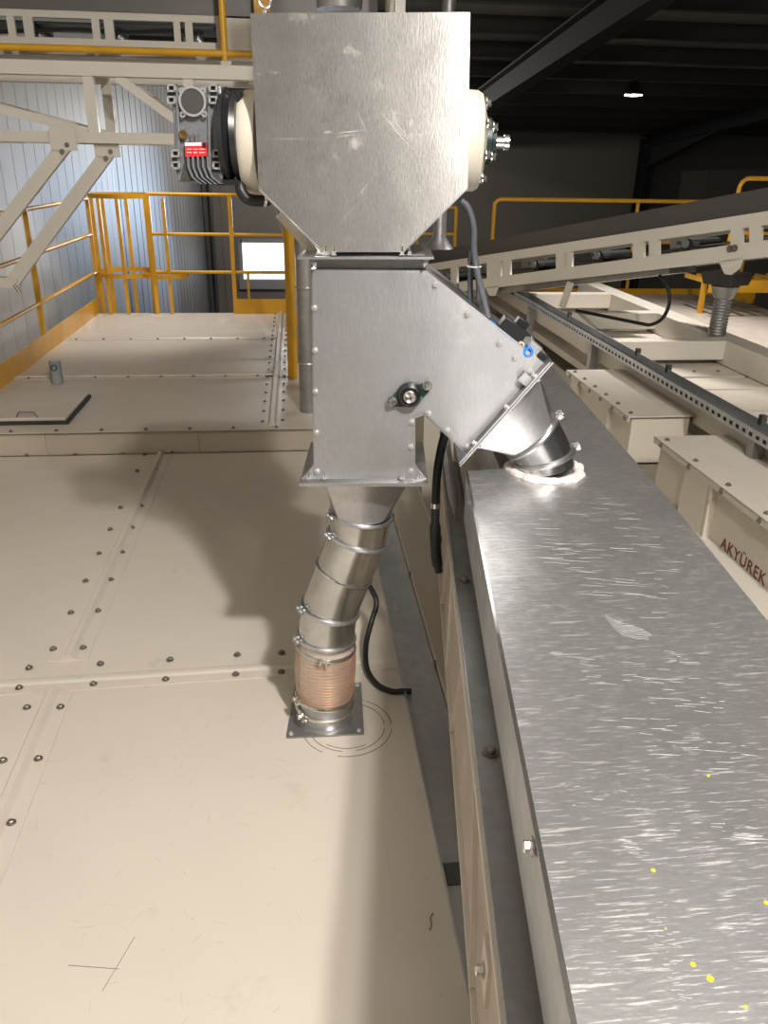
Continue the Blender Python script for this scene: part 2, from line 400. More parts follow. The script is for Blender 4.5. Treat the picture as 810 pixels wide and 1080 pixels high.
# upper deck
ZU = .14
t = thing('upper_deck', 'raised cream steel deck further back, stepped up behind the lower deck', 'machine deck', (-1, 6.4, ZU))
UPD = t
YF = UZ(200, 330, ZU).y; XR = -2.03; XU = .33
MB().box(XR-.06, XU, YR, YF, ZU-.012, ZU).build('deck_plate', CREAM, t)
MB().box(XR-.05, XU-.01, YR+.012, YF-.01, -1.6, ZU-.012).build('machine_body', CREAM2, t)
m = MB().box(XR-.05, XU-.005, YR-.004, YR+.012, .0, ZU-.012)
for px in (47, 208, 289): 
    x = UY(px, 468, YR).x; m.box(x-.01, x+.01, YR-.012, YR, 0, ZU-.012)
m.build('riser', CREAMD, t)
MB().box(XR-.06, XU, YR-.03, YR+.03, ZU, ZU+.004).build('edge_strip', CREAM, t)
for yy in (UZ(170, 357, ZU).y, UZ(170, 396.5, ZU).y):
    strip((XR, yy, ZU), (-.16, yy, ZU), .14, .012, t)
    for i in range(9): bolt(BM_DECK, (XR+.12+i*.23, yy-.045, ZU+.004), (0, 0, 1), t)
for i in range(9): bolt(BM_DECK, (XR+.14+i*.25, YR+.0, ZU+.005), (0, 0, 1), t)
xs = UZ(291, 400, ZU).x
strip((xs, YR+.03, ZU), (xs, YF, ZU), .16, .03, t)
yy = YR+.12; 
while yy < YF-.1:
    bolt(BM_DECK, (xs-.06, yy, ZU+.004), (0, 0, 1), t); bolt(BM_DECK, (xs+.06, yy+.02, ZU+.004), (0, 0, 1), t); yy += .22
# hatch lid
t = thing('inspection_hatch', 'square cream lid with dark rubber edge and wire handle on the upper deck', 'hatch', UZ(40, 433, ZU))
q = [UZ(-40, 447, ZU), UZ(73, 447, ZU), UZ(95, 421, ZU), UZ(-20, 419, ZU)]
x0 = q[0].x; x1 = (q[1].x+q[2].x)/2; y0 = UZ(60, 448, ZU).y; y1 = UZ(60, 420, ZU).y
MB().box(x0, x1, y0, y1, ZU+.001, ZU+.022).build('gasket', GASKET, t)
MB().box(x0+.01, x1-.015, y0+.012, y1-.01, ZU+.02, ZU+.04).build('lid', CREAM, t, bevel=.004)
h0 = UZ(17, 440, ZU+.04); h1 = UZ(40, 440, ZU+.04)
MB().tube([h0, h0+V((.02, 0, .03)), h1+V((-.02, 0, .03)), h1], .005, 8).build('handle', DBOLT, t)
# can
cp = UZ(61, 404, ZU)
t = thing('round_can', 'small grey cylindrical can standing on the upper deck by the left railing', 'can', cp)
MB().lathe(cp, (0, 0, 1), [(0, .038), (.004, .041), (.008, .039), (.148, .039), (.152, .041), (.158, .041)], 28).build('can_body', CANM, t)
MB().lathe(cp+V((0, 0, .158)), (0, 0, 1), [(0, .037), (.003, .035)], 28).build('can_lid', simple('pale_can_lid', (.5, .5, .48), .4), t)
MB().torus(cp+V((-.0, -.038, .115)), (0, 1, 0), .018, .004, 20, 6).build('emblem', BLACK, t)

# ------------------------------------------------------------------ yellow railings
def rail_tube(m, pts, r=.017): m.tube(pts, r, 10)
def railing(name, label, base, posts, rails, toes, group=None):
    t = thing(name, label, 'railing', base, group)
    for p, q, r in posts: MB().beam(p, q, r*2, r*2, (0, 1, .01)).build('post', YELLOW, t)
    for pts in rails: MB().tube(pts, .016, 10).build('rail', YELLOW, t)
    for p, q, h in toes:
        p = V(p); q = V(q); MB().beam(p+V((0, 0, h/2)), q+V((0, 0, h/2)), .006, h).build('toe_board', YELLOW, t)
    return t
ZT = ZU+1.08
def xl(px, py): return UX(px, py, XR)
z1 = xl(0, 281).z; z2 = xl(0, 343).z; zt = xl(0, 382).z
ya = xl(103, 300).y; py1 = UX(49, 369, XR).y
posts = [((XR, yy, ZU+.002), (XR, yy, ZT), .018) for yy in (py1, ya, py1-2.2)]
railing('guard_railing', 'yellow railing with toe board running along the left wall', (XR, 6, ZU), posts,
        [[(XR, 2.8, z), (XR, ya, z)] for z in (z1, z2)]+[[(XR, 2.8, ZT), (XR, ya, ZT)]], [((XR+.02, 2.8, ZU), (XR+.02, ya, ZU), zt-ZU)])
yb = YF-.05
def yb_(px): return UY(px, 280, yb).x
zz = [UY(200, y_, yb).z for y_ in (205, 247, 287)]
xg = yb_(162); xh = yb_(246); xe_ = .4
railing('guard_railing', 'yellow railing along the far edge of the upper deck in front of the window', (xh, yb, ZU),
        [((xg, yb, ZU), (xg, yb, zz[0]), .02), ((xh, yb, ZU), (xh, yb, zz[0]), .02), ((xe_, yb, ZU), (xe_, yb, zz[0]), .02), ((yb_(261), yb, ZU), (yb_(261), yb, zz[2]), .012)],
        [[(xg, yb, z), (xe_, yb, z)] for z in zz], [((xh, yb-.02, ZU), (xe_, yb-.02, ZU), .15)])
# ladder cage with hoops
t = thing('ladder_cage', 'yellow caged ladder top with hoop and upright bars at the far left corner', 'ladder', (yb_(135), YF+.25, ZU))
xa = yb_(100); xb = yb_(162)
cx, cy = (xa+xb)/2, YF+.04
zh = UY(140, 291, yb).z
for i, a in enumerate((0, 40, 90, 140, 180)):
    R = (xb-xa)/2
    p = V((cx+R*math.cos(math.radians(a))*.95, cy+.02+R*1.1*math.sin(math.radians(a)), 0))
    MB().beam(p+V((0, 0, ZU-1.0)), p+V((0, 0, ZU+1.12)), .035, .012, (0, 1, .01)).build('cage_bar', YELLOW, t)
for z in (zh, ZU+1.1):
    MB().rings([[V((cx+(R+d)*math.cos(math.radians(a)), cy+.02+(R*1.1+d)*math.sin(math.radians(a)), z+e)) for d, e in ((0, 0), (.006, 0), (.006, .04), (0, .04))] for a in range(0, 361, 12)]).build('hoop', YELLOW, t)
hx = UY(168, 289, yb)
MB().rings([[V((xb+.12+(.22+d)*math.cos(math.radians(a)), yb-.05+(.2+d)*math.sin(math.radians(a)), zh+e)) for d, e in ((0, 0), (.006, 0), (.006, .04), (0, .04))] for a in range(-180, 181, 12)]).build('hoop', YELLOW, t)
for x in (yb_(112), yb_(131), yb_(178)): MB().box(x-.016, x+.016, yb-.04, yb-.008, ZU+.002, ZU+1.1).build('stile', YELLOW, t)
# yellow post beside machine
pp = UZ(309, 398, ZU)
t = thing('support_post', 'thick yellow post standing on the upper deck left of the diverter box', 'post', pp)
MB().box(pp.x-.035, pp.x+.035, pp.y-.03, pp.y+.03, ZU, ZU+1.45).build('upright', YELLOW, t, bevel=.004)
for z in (ZU+.26, ZU+.42): MB().box(pp.x+.035, .2, pp.y-.02, pp.y+.02, z-.03, z+.03).build('crossbar', YELLOW, t)
a = UD(313, 250, 4.6); b = UZ(325, 384, ZU); b = V((a.x+.05, a.y, ZU))
t = thing('feed_pipe', 'dull galvanised pipe rising behind the diverter box beside the yellow post', 'pipe', b)
MB().tube([b, V((b.x, b.y, 1.05)), V((b.x-.03, b.y, 1.9))], .06, 20).build('pipe', GALVD, t)
for z in (.45, .9): MB().torus((b.x, b.y, z), (0, 0, 1), .061, .008, 24, 6).build('band', GALV, t)
a = UD(290, 225, 5.9); b = V((a.x+.16, a.y, ZU))
t = thing('feed_pipe', 'pale grey pipe slanting down in front of the window, left of the yellow post', 'pipe', b)
MB().tube([b, V((b.x-.02, b.y, .9)), V((a.x-.03, a.y, a.z+.35))], .045, 20).build('pipe', GALV, t)

# ------------------------------------------------------------------ hopper + diverter
hd = fw.copy(); hd.z = 0; hd.normalize()      # depth axis of machine (into the scene)
hu = V((hd.y, -hd.x, 0))                       # to the right
base = UZ(343, 757, 0)
FP = base - hd*.13                             # front face plane
def FF(px, py, n=0.0): return UP(px, py, FP+hd*n, hd)
Z = V((0, 0, 1))
DIV = thing('diverter_box', 'galvanised bolted two-way diverter box shaped like trousers under the hopper', 'diverter', FF(384, 507, .13))
DW = .26
face = [(328, 284), (449, 285), (574, 383), (490, 477), (447, 438), (438, 441), (438, 505), (331, 505)]
fp = [FF(*p) for p in face]
m = MB(); m.prism(fp, hd*DW); m.build('box_body', GALV, DIV)
m = MB(); e = .0025
# folded cover plate edge
cfp = [FF(*p, -.0035) for p in [(329, 287), (448, 287), (572, 384), (490, 474), (446, 435), (436, 439), (436, 503), (332, 503)]]
m.prism(cfp, hd*.003); m.build('cover_plate', GALV, DIV)
for x, y in [(80, 215), (82, 328), (83, 438), (86, 547), (88, 650), (402, 152), (488, 231), (573, 308), (615, 347), (657, 383), (385, 496), (340, 519), (435, 540), (487, 583), (338, 585), (338, 650)]:
    bolt(BM_ZINC, FF(300+x/2.53125, 240+y/2.53125, -.004), -hd, DIV)
# upper collar + flanges
def plate(m, px0, px1, py0, py1, n0, n1):
    a = FF(px0, py0, 0); b = FF(px1, py0, 0); c = FF(px1, py1, 0); d = FF(px0, py1, 0)
    m.prism([a+hd*n0, b+hd*n0, c+hd*n0, d+hd*n0], hd*(n1-n0))
m = MB(); plate(m, 333, 448, 269, 284, .01, .25); m.build('collar', GALVD, DIV)
m = MB(); plate(m, 315, 457, 269.5, 272, -.03, .30); m.build('inlet_flange', GALV, DIV)
for x0, x1 in ((324, 333), (447, 455)):
    m = MB(); a = FF(x0, 272, -.02); b = FF(x1, 272, -.02); c = FF(x1 if x0 < 400 else x0, 283, -.02)
    m.prism([a, b, c], hd*.004); m.build('gusset', GALV, DIV)
m = MB(); plate(m, 317, 451, 505, 508.5, -.03, .29); m.build('outlet_flange', GALV, DIV)
for x0, x1, xc in ((318, 331, 331), (438, 450, 438)):
    m = MB(); m.prism([FF(x0, 505, 0), FF(x1, 505, 0), FF(xc, 490, 0)], hd*.004); m.build('gusset', GALV, DIV)
for px in (325, 342, 424, 442):
    for n in (-.015,): bolt(BM_ZINC, FF(px, 504.5, n), Z, DIV)
    MB().tube([FF(px, 505, -.018), FF(px, 499, -.018)], .0025, 8).build('stud', STEEL, DIV)
# right flange (two plates) : line (577,381)-(483,484)
fa = FF(576, 380); fb = FF(484, 483); fdir = (fb-fa).normalized(); fnrm = (Z*-1-fdir*(-Z).dot(fdir)).normalized()
if fnrm.x < 0: fnrm = -fnrm
def fplate(off, th, ext, mat, name):
    p = fa-fdir*ext+fnrm*off; q = fb+fdir*ext+fnrm*off
    return MB().prism([p-hd*.03, q-hd*.03, q-hd*.03+fnrm*th, p-hd*.03+fnrm*th], hd*(DW+.06)).build(name, mat, DIV)
fplate(.0, .004, .004, GALV, 'side_flange'); fplate(.0055, .004, .008, GALV, 'side_flange')
for s in (.14, .45, .82):
    p = lerp(fa, fb, s)+fnrm*.0095-hd*.018; bolt(BM_ZINC, p, fnrm, DIV); bolt(BM_ZINC, p-fnrm*.0097, -fnrm, DIV)
m = MB(); p = lerp(fa, fb, .2)-hd*.012; m.ob(p-fnrm*.012, fdir*.012, fnrm*.014, hd*.008); m.build('clip', GALV, DIV)
# bearing on face
bc = FF(432, 415.5, -.004)
ax = (FF(451, 406)-FF(413, 423)).normalized(); ay = ax.cross(hd)
BR = thing('flange_bearing', 'dark green oval two-bolt bearing on the front of the diverter box', 'bearing', bc)
m = MB(); pts = []
for i in range(40):
    a = 2*math.pi*i/40; c_, s_ = math.cos(a), math.sin(a)
    r = max(.029/ max(1e-3, 1), 0)
    x = .033*c_; y = .030*s_
    if abs(c_) > .80: x = math.copysign(.040+.011*((abs(c_)-.8)/.2)**.5, c_); y = .0125*s_/.6
    pts.append(bc+ax*x+ay*y)
m.prism(pts, -hd*.012); m.build('bearing_flange', GREEN, BR, bevel=.002)
MB().lathe(bc-hd*.012, -hd, [(0, .029), (.012, .026), (.014, .022), (.010, .018)], 32).build('bearing_ring', BLACKP, BR)
MB().lathe(bc-hd*.014, -hd, [(0, .015), (.016, .015), (.018, .0125), (.014, .006)], 28).build('shaft_end', STEEL, BR)
for px, py in ((413.5, 423), (451, 406.5)):
    bolt(BM_ZBIG, FF(px, py, -.016), -hd, BR)
p = FF(443.5, 419, -.012); MB().lathe(p, -hd, [(0, .005), (.006, .004), (.008, .002)], 10).build('grease_cap', LGREEN, BR)

# hopper
HOP = thing('steel_hopper', 'large shiny scratched sheet steel hopper with sloping lower sides at top centre', 'hopper', FF(384, 269, .15))
HD = .34; n0 = -.02
hp = [(265.5, 15.6), (495, 14.6), (492.3, 198), (425, 265), (341, 265), (274.5, 200)]
h_ = [FF(x, y, 0)+hd*n0 for x, y in hp]
m = MB(); m.prism(h_, hd*HD); m.build('hopper_body', GALVH, HOP)
for i in (2, 4):      # folded side seams
    MB().beam(h_[i], h_[i+1], .004, .003).build('folded_seam', GALV, HOP)
m = MB()
for x0, y0, x1, y1, w_ in ((397, 113, 437, 161, .0022), (401, 112, 441, 156, .0015), (404, 122, 444, 160, .0012), (431, 186, 457, 212, .0012), (350, 141, 388, 137, .0018), (352, 145, 380, 141, .0012), (377, 117, 388, 144, .0012), (377, 208, 391, 190, .0016), (268, 146, 340, 147, .0006), (385, 120, 492, 123, .0006), (352, 243, 384, 206, .0008)):
    a = FF(x0, y0, n0-.0004); b = FF(x1, y1, n0-.0004); u = (b-a).normalized(); sd = u.cross(hd)*w_*.5
    m.prism([a, lerp(a, b, .5)+sd, b, lerp(a, b, .5)-sd], -hd*.0003)
tag(m.build('scratch_marks', SCFH, HOP), kind='stuff')
# angle brackets + studs at hopper foot
for px in (343, 352, 424, 432):
    MB().tube([FF(px, 269, -.02), FF(px, 259, -.02)], .003, 8).build('stud', STEEL, HOP)
    bolt(BM_ZINC, FF(px, 269, -.02), Z, HOP)
for a, b in (((294, 225), (333, 268)),):
    m = MB(); p = FF(*a, .12); q = FF(*b, .12); m.beam(p, q, .02, .012, hd); m.build('edge_angle', CREAM2, HOP)
m = MB(); p = FF(280, 15.5, .02)
m.lathe(p, Z, [(0, .007), (.006, .007), (.006, .003), (.012, .003)], 12); m.torus(p+Z*.024, hd, .012, .0028, 24, 8); m.build('eye_bolt', STEEL, HOP)
m = MB()
for k in range(8): m.torus(p+Z*(.048+k*.022), hd if k % 2 else hu, .012, .0025, 16, 6)
m.build('chain', STEEL, HOP)
# end cover (right) : cream dish + bearing
ZCc = FF(494, 148, 0).z
def dish(p, d, name, mat, R, parent):
    prof = [(0, R), (.028, R*.985), (.038, R*.93), (.048, R*.6), (.050, R*.3)]
    return MB().lathe(p, d, prof, 48).build(name, mat, parent)
pr = FF(492.5, 148, .0)+hd*(n0+.13); pr.z = ZCc
ec = dish(pr, hu, 'end_cover', CREAM2, .105, HOP)
for a in range(0, 360, 45):
    d = hd*math.cos(math.radians(a+20))+Z*math.sin(math.radians(a+20)); bolt(BM_ZBIG, pr+hu*.044+d*.082, hu, HOP)
MB().lathe(pr+hu*.049, hu, [(0, .052), (.012, .050), (.016, .034), (.024, .032)], 32).build('bearing_housing', GREEN, HOP)
MB().lathe(pr+hu*.072, hu, [(0, .013), (.022, .013), (.022, .016), (.032, .016)], 24).build('shaft_end', STEEL, HOP)
for a in range(45, 360, 90):
    d = hd*math.cos(math.radians(a))+Z*math.sin(math.radians(a)); bolt(BM_ZBIG, pr+hu*.062+d*.042, hu, HOP)
pl = FF(267, 150, .0)+hd*(n0+.13); pl.z = ZCc-.01
dish(pl, -hu, 'end_cover', CREAM2, .108, HOP)

# gear motor to the left
GM = thing('gear_motor', 'grey ribbed worm gearbox with red plate and black motor on the left of the hopper', 'gear motor', FF(215, 150, .06))
gn = .03
def G(px, py, n=0.): return FF(px, py, gn+n)
body = [(181, 92), (233, 90), (235, 120), (237, 178), (233, 194), (188, 192), (184, 176), (183, 140)]
MB().prism([G(*p) for p in body], hd*.10).build('gear_case', GREY, GM, bevel=.003)
# lugs
for cx_, cy_ in ((180.5, 99), (224.5, 99), (185, 168), (228.5, 168)):
    m = MB(); w_, h2 = 4.6, 10.5
    for dx0, dx1, dy0, dy1 in ((-w_, w_, -h2, -h2+2), (-w_, w_, h2-2, h2), (-w_, -w_+2, -h2, -2.5), (w_-2, w_, -h2, -2.5), (-w_, -w_+2, 2.5, h2), (w_-2, w_, 2.5, h2), (-w_, w_, -4, -2.2), (-w_, w_, 2.2, 4)):
        a = G(cx_+dx0, cy_+dy0, -.012); b = G(cx_+dx1, cy_+dy0, -.012); c = G(cx_+dx1, cy_+dy1, -.012); d = G(cx_+dx0, cy_+dy1, -.012)
        m.prism([a, b, c, d], hd*.02)
    m.build('foot_lug', GREYL, GM)
    m = MB(); m.prism([G(cx_-w_+1, cy_-h2+1, -.002), G(cx_+w_-1, cy_-h2+1, -.002), G(cx_+w_-1, cy_+h2-1, -.002), G(cx_-w_+1, cy_+h2-1, -.002)], hd*.01); m.build('lug_recess', DGREY, GM)
rc_ = G(203, 107, -.012)
MB().lathe(rc_+hd*.014, -hd, [(0, .029), (.016, .029), (.016, .0245), (.008, .0245)], 40).build('flange_ring', GREYL, GM)
MB().lathe(rc_+hd*.002, -hd, [(0, .0245), (.002, .0245)], 40).build('flange_face', DGREY, GM)
for px, py in ((191.5, 96), (214, 96), (192.5, 121), (215.5, 120.5)):
    MB().torus(G(px, py, -.010), hd, .0045, .0022, 18, 6).build('flange_ear', GREYL, GM)
m = MB()
for px, py in ((187, 120), (220, 120)):
    m.prism([G(px-1.5, 92, -.006), G(px+1.5, 92, -.006), G(px+3, 180, -.006), G(px, 180, -.006)], hd*.01)
m.build('case_rib', GREY, GM)
bq = G(193.5, 142, -.004); m = MB().lathe(bq, -hd, [(0, .010), (.006, .010), (.006, .006), (.003, .006)], 6); m.build('oil_plug', BRASS, GM)
for k in range(5):
    m = MB(); x = 198+k*5.2; pts = [(x, 165), (x+.5, 176), (x+5, 187), (x+14, 194)]
    for i in range(3):
        a, b = pts[i], pts[i+1]; m.prism([G(a[0]-1, a[1], -.012), G(a[0]+1.2, a[1], -.012), G(b[0]+1.2, b[1], -.012), G(b[0]-1, b[1], -.012)], hd*.02)
    m.build('cooling_fin', GREY, GM)
m = MB()
for x in (202, 207): m.prism([G(x-.8, 141, -.008), G(x+.8, 141, -.008), G(x+.8, 150, -.008), G(x-.8, 150, -.008)], hd*.01)
m.build('short_fins', GREY, GM)
m = MB(); m.prism([G(196, 163, -.004), G(221, 163, -.004), G(234, 192, -.004), G(190, 190, -.004)], hd*.004); m.build('fin_recess', DGREY, GM)
lb = [(195, 151), (217.5, 150.5), (218.5, 164.5), (195.5, 165.5)]
pla = MB().prism([G(*p, -.012) for p in lb], hd*.008).build('name_plate', RED, GM)
m = MB(); m.prism([G(195, 150.5, -.013), G(212.5, 150.2, -.013), G(212.5, 153.6, -.013), G(195, 154, -.013)], hd*.001)
for y_ in (157, 160.5):
    for x0, x1 in ((197, 202), (204, 208), (210, 216)): m.prism([G(x0, y_, -.013), G(x1, y_, -.013), G(x1, y_+.7, -.013), G(x0, y_+.7, -.013)], hd*.001)
m.build('plate_print', WHITE, pla)
m = MB(); m.prism([G(213.5, 150.5, -.0135), G(217, 150.5, -.0135), G(217, 155.5, -.0135), G(213.5, 155.5, -.0135)], hd*.001); m.build('plate_code', BLACKP, pla)
MB().lathe(G(236.5, 143, .05), hu, [(0, .092), (.012, .096), (.016, .085), (.022, .08), (.026, .09), (.038, .086)], 40).build('motor_flange', BLACKP, GM)
m = MB(); 
for a in range(0, 360, 40):
    d = hd*math.cos(math.radians(a))+Z*math.sin(math.radians(a)); m.lathe(G(245, 143, .05)+d*.062, hu, [(0, .007), (.02, .007)], 8)
m.build('flange_bolt', STEEL, GM)
m = MB(); m.ob(G(247, 103, .03), hu*.02, Z*.008, hd*.012); m.ob(G(253, 102, .03), hu*.006, Z*.012, hd*.016); m.build('torque_arm', BLACKP, GM)
m = MB(); m.ob(G(245, 192, .06), hu*.024, Z*.006, hd*.05); m.build('motor_foot', BLACKP, GM)
m = MB(); m.ob(G(249, 127, .0), hu*.0025, Z*.008, hd*.003); m.build('bright_key', STEEL, GM)
t = thing('black_hose', 'short thick black hose bending under the left side of the hopper', 'hose', FF(262, 208, .1))
pth = smoothpath([FF(254, 192, .06), FF(254, 200, .05), FF(260, 209, .05), FF(272, 212, .06), FF(284, 211, .07)], 6)
MB().tube(pth, .0125, 14).build('hose', BLACK, t)
MB().tube([FF(278, 211, .065), FF(281, 211.5, .067)], .0145, 12).build('hose_clip', STEEL, t)

# chute under box
CH = thing('lower_chute', 'shiny round chute pipe leaning down from the diverter box to the lower deck', 'pipe', base)
def CP(px, py): return FF(px, py, .13)
r0 = .082
m = MB(); seg = 40
top = CP(388, 508.5); bot = CP(381, 541)
a0 = CP(345, 508.5); a1 = CP(431, 508.5); hwx = (a1-a0).length/2; cc = (a0+a1)/2; cc.z = FF(384, 508.4, 0).z
ringT = []; ringB = []
for j in range(seg):
    a = 2*math.pi*j/seg; c_, s_ = math.cos(a), math.sin(a); k = 1/max(abs(c_), abs(s_))
    ringT.append(cc+hu*c_*k*hwx+hd*s_*k*hwx); ringB.append(bot+hu*c_*r0+hd*s_*r0)
m.rings([ringT, ringB]); m.build('transition_cone', GALV, CH, smooth=20)
A = [CP(381, 541), CP(377.5, 566), CP(347.5, 641), CP(344, 670)]
MB().tube([A[0], A[1], A[2], A[3]], r0, 48).build('pipe', SPIRO, CH, smooth=30)
for s, w_ in (((0), 1), ):
    pass
def clamp(c, axd, R, parent, side=None, mat=GALV, r=.005, name='clamp_ring'):
    o = MB().torus(c, axd, R+.003, r, 48, 8, 1.3).build(name, mat, parent)
    if side is not None:
        sd = (V(side)-V(axd).normalized()*V(side).dot(V(axd).normalized())).normalized(); p = V(c)+sd*(R+.010); tn = V(axd).normalized().cross(sd)
        m = MB()
        for s in (-1, 1): m.ob(p+tn*s*.009, sd*.010, V(axd).normalized()*.008, tn*.002)
        m.build('clamp_lug', mat, o)
        m = MB().tube([p-tn*.020+sd*.003, p+tn*.020+sd*.003], .003, 8); m.lathe(p+tn*.012+sd*.003, tn, [(0, .006), (.006, .006)], 6); m.build('clamp_screw', STEEL, o)
    return o
d0 = (A[1]-A[0]).normalized(); d1 = (A[2]-A[1]).normalized(); d2 = (A[3]-A[2]).normalized()
sl = -hu*.9-hd*.5
clamp(A[0]+d0*.004, d0, r0, CH, sl)
clamp(A[1], (d0*.55+d1*.8).normalized(), r0*1.01, CH, sl)
clamp(lerp(A[1], A[2], .47), d1, r0-.002, CH, None, SPIRO, .0035, 'pipe_seam')
clamp(A[2], (d1+d2).normalized(), r0*1.01, CH, sl)
clamp(A[3], d2, r0, CH, sl)
# clear hose
H0 = A[3]+d2*.004; zb = .085; H1 = V((base.x-.0, base.y, zb)); HZ = H0
pts = [lerp(H0, H1, i/10)+(hu*-.004*math.sin(i/10*math.pi)) for i in range(11)]
rad = [.083+.006*math.sin(i/10*math.pi) for i in range(11)]
HO = MB().tube(pts, .08, 40, cap=False, radii=rad).build('clear_hose', HOSE, CH)
m = MB(); hp2 = []; turns = 15
for i in range(turns*20+1):
    f_ = i/(turns*20); f2 = .2+f_*.72; c_ = lerp(H0, H1, f2); R = .084+.006*math.sin(f2*math.pi); a = 2*math.pi*f_*turns
    hp2.append(c_+hu*math.cos(a)*R+hd*math.sin(a)*R)
m.tube(hp2, .0017, 6); m.build('wire_helix', COPPER, HO)
MB().tube([H0, H0-Z*.02, H1+Z*.02], .074, 32).build('inner_pipe', simple('pale_pinkish_sleeve', (.70, .62, .54), .5), CH)
clamp(lerp(H0, H1, .14), d2, r0+.001, CH, -hd, STEEL)
# foot collar + plate
MB().lathe(V((base.x, base.y, .006)), Z, [(0, .080), (.10, .080)], 40).build('foot_collar', GALV, CH)
clamp(V((base.x, base.y, .088)), V((.08, .05, 1)), .082, CH, sl, STEEL, .006)
clamp(V((base.x, base.y, .055)), V((.05, -.1, 1)), .082, CH, sl-hd*.5, STEEL, .006)
MB().lathe(V((base.x, base.y, .005)), Z, [(0, .088), (.014, .088), (.014, .081)], 40).build('base_ring', GALV, CH)
pc = [UZ(302, 779, .002), UZ(384, 775, .002), UZ(381, 721, .002), UZ(311, 724, .002)]
MB().prism(pc, Z*.005).build('base_plate', GALVD, CH)
for p, s in zip(pc, ((1, 1), (-1, 1), (-1, -1), (1, -1))): bolt(BM_ZINC, p+V((s[0]*.014, s[1]*.014, .005)), Z, CH)

# right chute to the cover
ZC = .831
CR = thing('side_chute', 'short conical chute with two clamp rings from the diverter flange to the aluminium cover', 'pipe', FF(575, 497, .13))
cb = UZ(575, 496, ZC)
k1 = FF(561, 459, .13); k2 = FF(572, 478, .13); rr0 = .078
fc = (fa+fb)/2+hd*.13+fnrm*.0098; hl = (fb-fa).length/2*.84
ax1 = (k1-fc).normalized(); ringT = []; ringB = []
e1 = fdir; e2 = hd; ax_k = (fnrm*.6+(k2-k1).normalized()*.4).normalized()
u_ = (e1-ax_k*e1.dot(ax_k)).normalized(); v_ = ax_k.cross(u_)
if v_.dot(hd) < 0: v_ = -v_
for j in range(seg):
    a = 2*math.pi*j/seg; c_, s_ = math.cos(a), math.sin(a); k = 1/max(abs(c_), abs(s_))**.8
    ringT.append(fc+e1*c_*k*hl+e2*s_*k*.105); ringB.append(k1+u_*c_*rr0+v_*s_*rr0)
MB().rings([ringT, ringB]).build('transition_cone', GALV, CR, smooth=40)
MB().tube([k1, k2, V((cb.x, cb.y, ZC+.001))], rr0, 48).build('pipe', SPIRO, CR)
clamp(k1, ax_k, rr0, CR, -fdir-hd*.2, GALV, .006); clamp(k2+V((.003, 0, -.006)), (ax_k*.45+V((.1, 0, -1))).normalized(), rr0, CR, V((1, 0, .4))-hd*.1, GALV, .006)
# sealant bead
m = MB(); sg = 72; rs = []
for i in range(sg):
    a = 2*math.pi*i/sg; d = V((math.cos(a), math.sin(a), 0)); R = rr0+.012; wob = .0015*math.sin(5*a)+.0012*math.sin(11*a+1)+.001*math.sin(23*a)
    rs.append([V((cb.x, cb.y, ZC+.003))+d*(R+wob+(.015+wob)*math.cos(2*math.pi*j/10))+Z*(.010+wob*1.2)*math.sin(2*math.pi*j/10) for j in range(10)])
m.rings(rs, True, False); sb_ = m.build('sealant_bead', SEAL, None, org=V((cb.x, cb.y, ZC)))
tag(sb_, 'lumpy pale sealant ring around the foot of the side chute on the cover', 'sealant')

# solenoid valve + fittings on the sloped side
VT = thing('solenoid_valve', 'black and blue pneumatic valve with air fittings on the sloping edge of the diverter box', 'valve', FF(555, 362, .06))
sd_ = (FF(574, 383)-FF(449, 285)).normalized(); sn = sd_.cross(hd)
if sn.z < 0: sn = -sn
def SV(px, py, n): return FF(px, py, n)
def blk(name, px, py, n, a, b, d, mat, bev=.002): MB().ob(SV(px, py, n)+sn*b*.25, sd_*a*1.12, sn*b*1.3, hd*d).build(name, mat, VT, bevel=bev)
blk('mounting_plate', 545, 362, .06, .075, .003, .03, GALVD)
blk('valve_body', 540.5, 350, .03, .034, .013, .02, BLACKP)
blk('valve_coil', 547, 345, .06, .014, .014, .014, BLACKP)
blk('blue_cap', 518, 343, .02, .008, .006, .016, BLUE)
blk('blue_base', 531, 353, .02, .026, .004, .02, BLUE)
blk('fitting_block', 558, 364, .03, .024, .010, .018, GALV)
blk('end_block', 569, 378, .03, .014, .010, .02, BLACKP)
for px, py in ((549, 363), (562, 377)):
    MB().lathe(SV(px, py, .012), -hd, [(0, .008), (.012, .008), (.012, .004), (.004, .004)], 20).build('air_port', simple('cream_fitting', (.6, .55, .45), .4), VT)
MB().lathe(SV(556, 370, .012), -hd, [(0, .0125), (.016, .0125), (.016, .007), (.006, .007)], 20).build('push_fitting', BLUE, VT)
MB().lathe(SV(555.5, 358.5, .012), -hd, [(0, .010), (.008, .010), (.008, .004)], 6).build('lock_nut', STEEL, VT)
# corrugated conduits
def conduit(name, label, pts, r, group=None, mat=GREYC):
    pp = smoothpath(pts, 10); L = [0]
    for i in range(1, len(pp)): L.append(L[-1]+(pp[i]-pp[i-1]).length)
    n = int(L[-1]/.0042); out = []; j = 0
    for i in range(n+1):
        s = L[-1]*i/n
        while j < len(L)-2 and L[j+1] < s: j += 1
        out.append(lerp(pp[j], pp[j+1], (s-L[j])/max(1e-9, L[j+1]-L[j])))
    t = thing(name, label, 'conduit', pp[0], group)
    MB().tube(out, r, 12, radii=[r*(1.0 if i % 2 else .86) for i in range(len(out))]).build('corrugated_tube', mat, t); return t
conduit('corrugated_conduit', 'grey corrugated conduit curving from the right of the hopper down to the valve', [FF(486, 211, .10), FF(494, 220, .10), FF(499.5, 240, .10), FF(500, 265, .10), FF(505, 295, .09), FF(511, 318, .08), FF(515, 336, .07)], .0085)
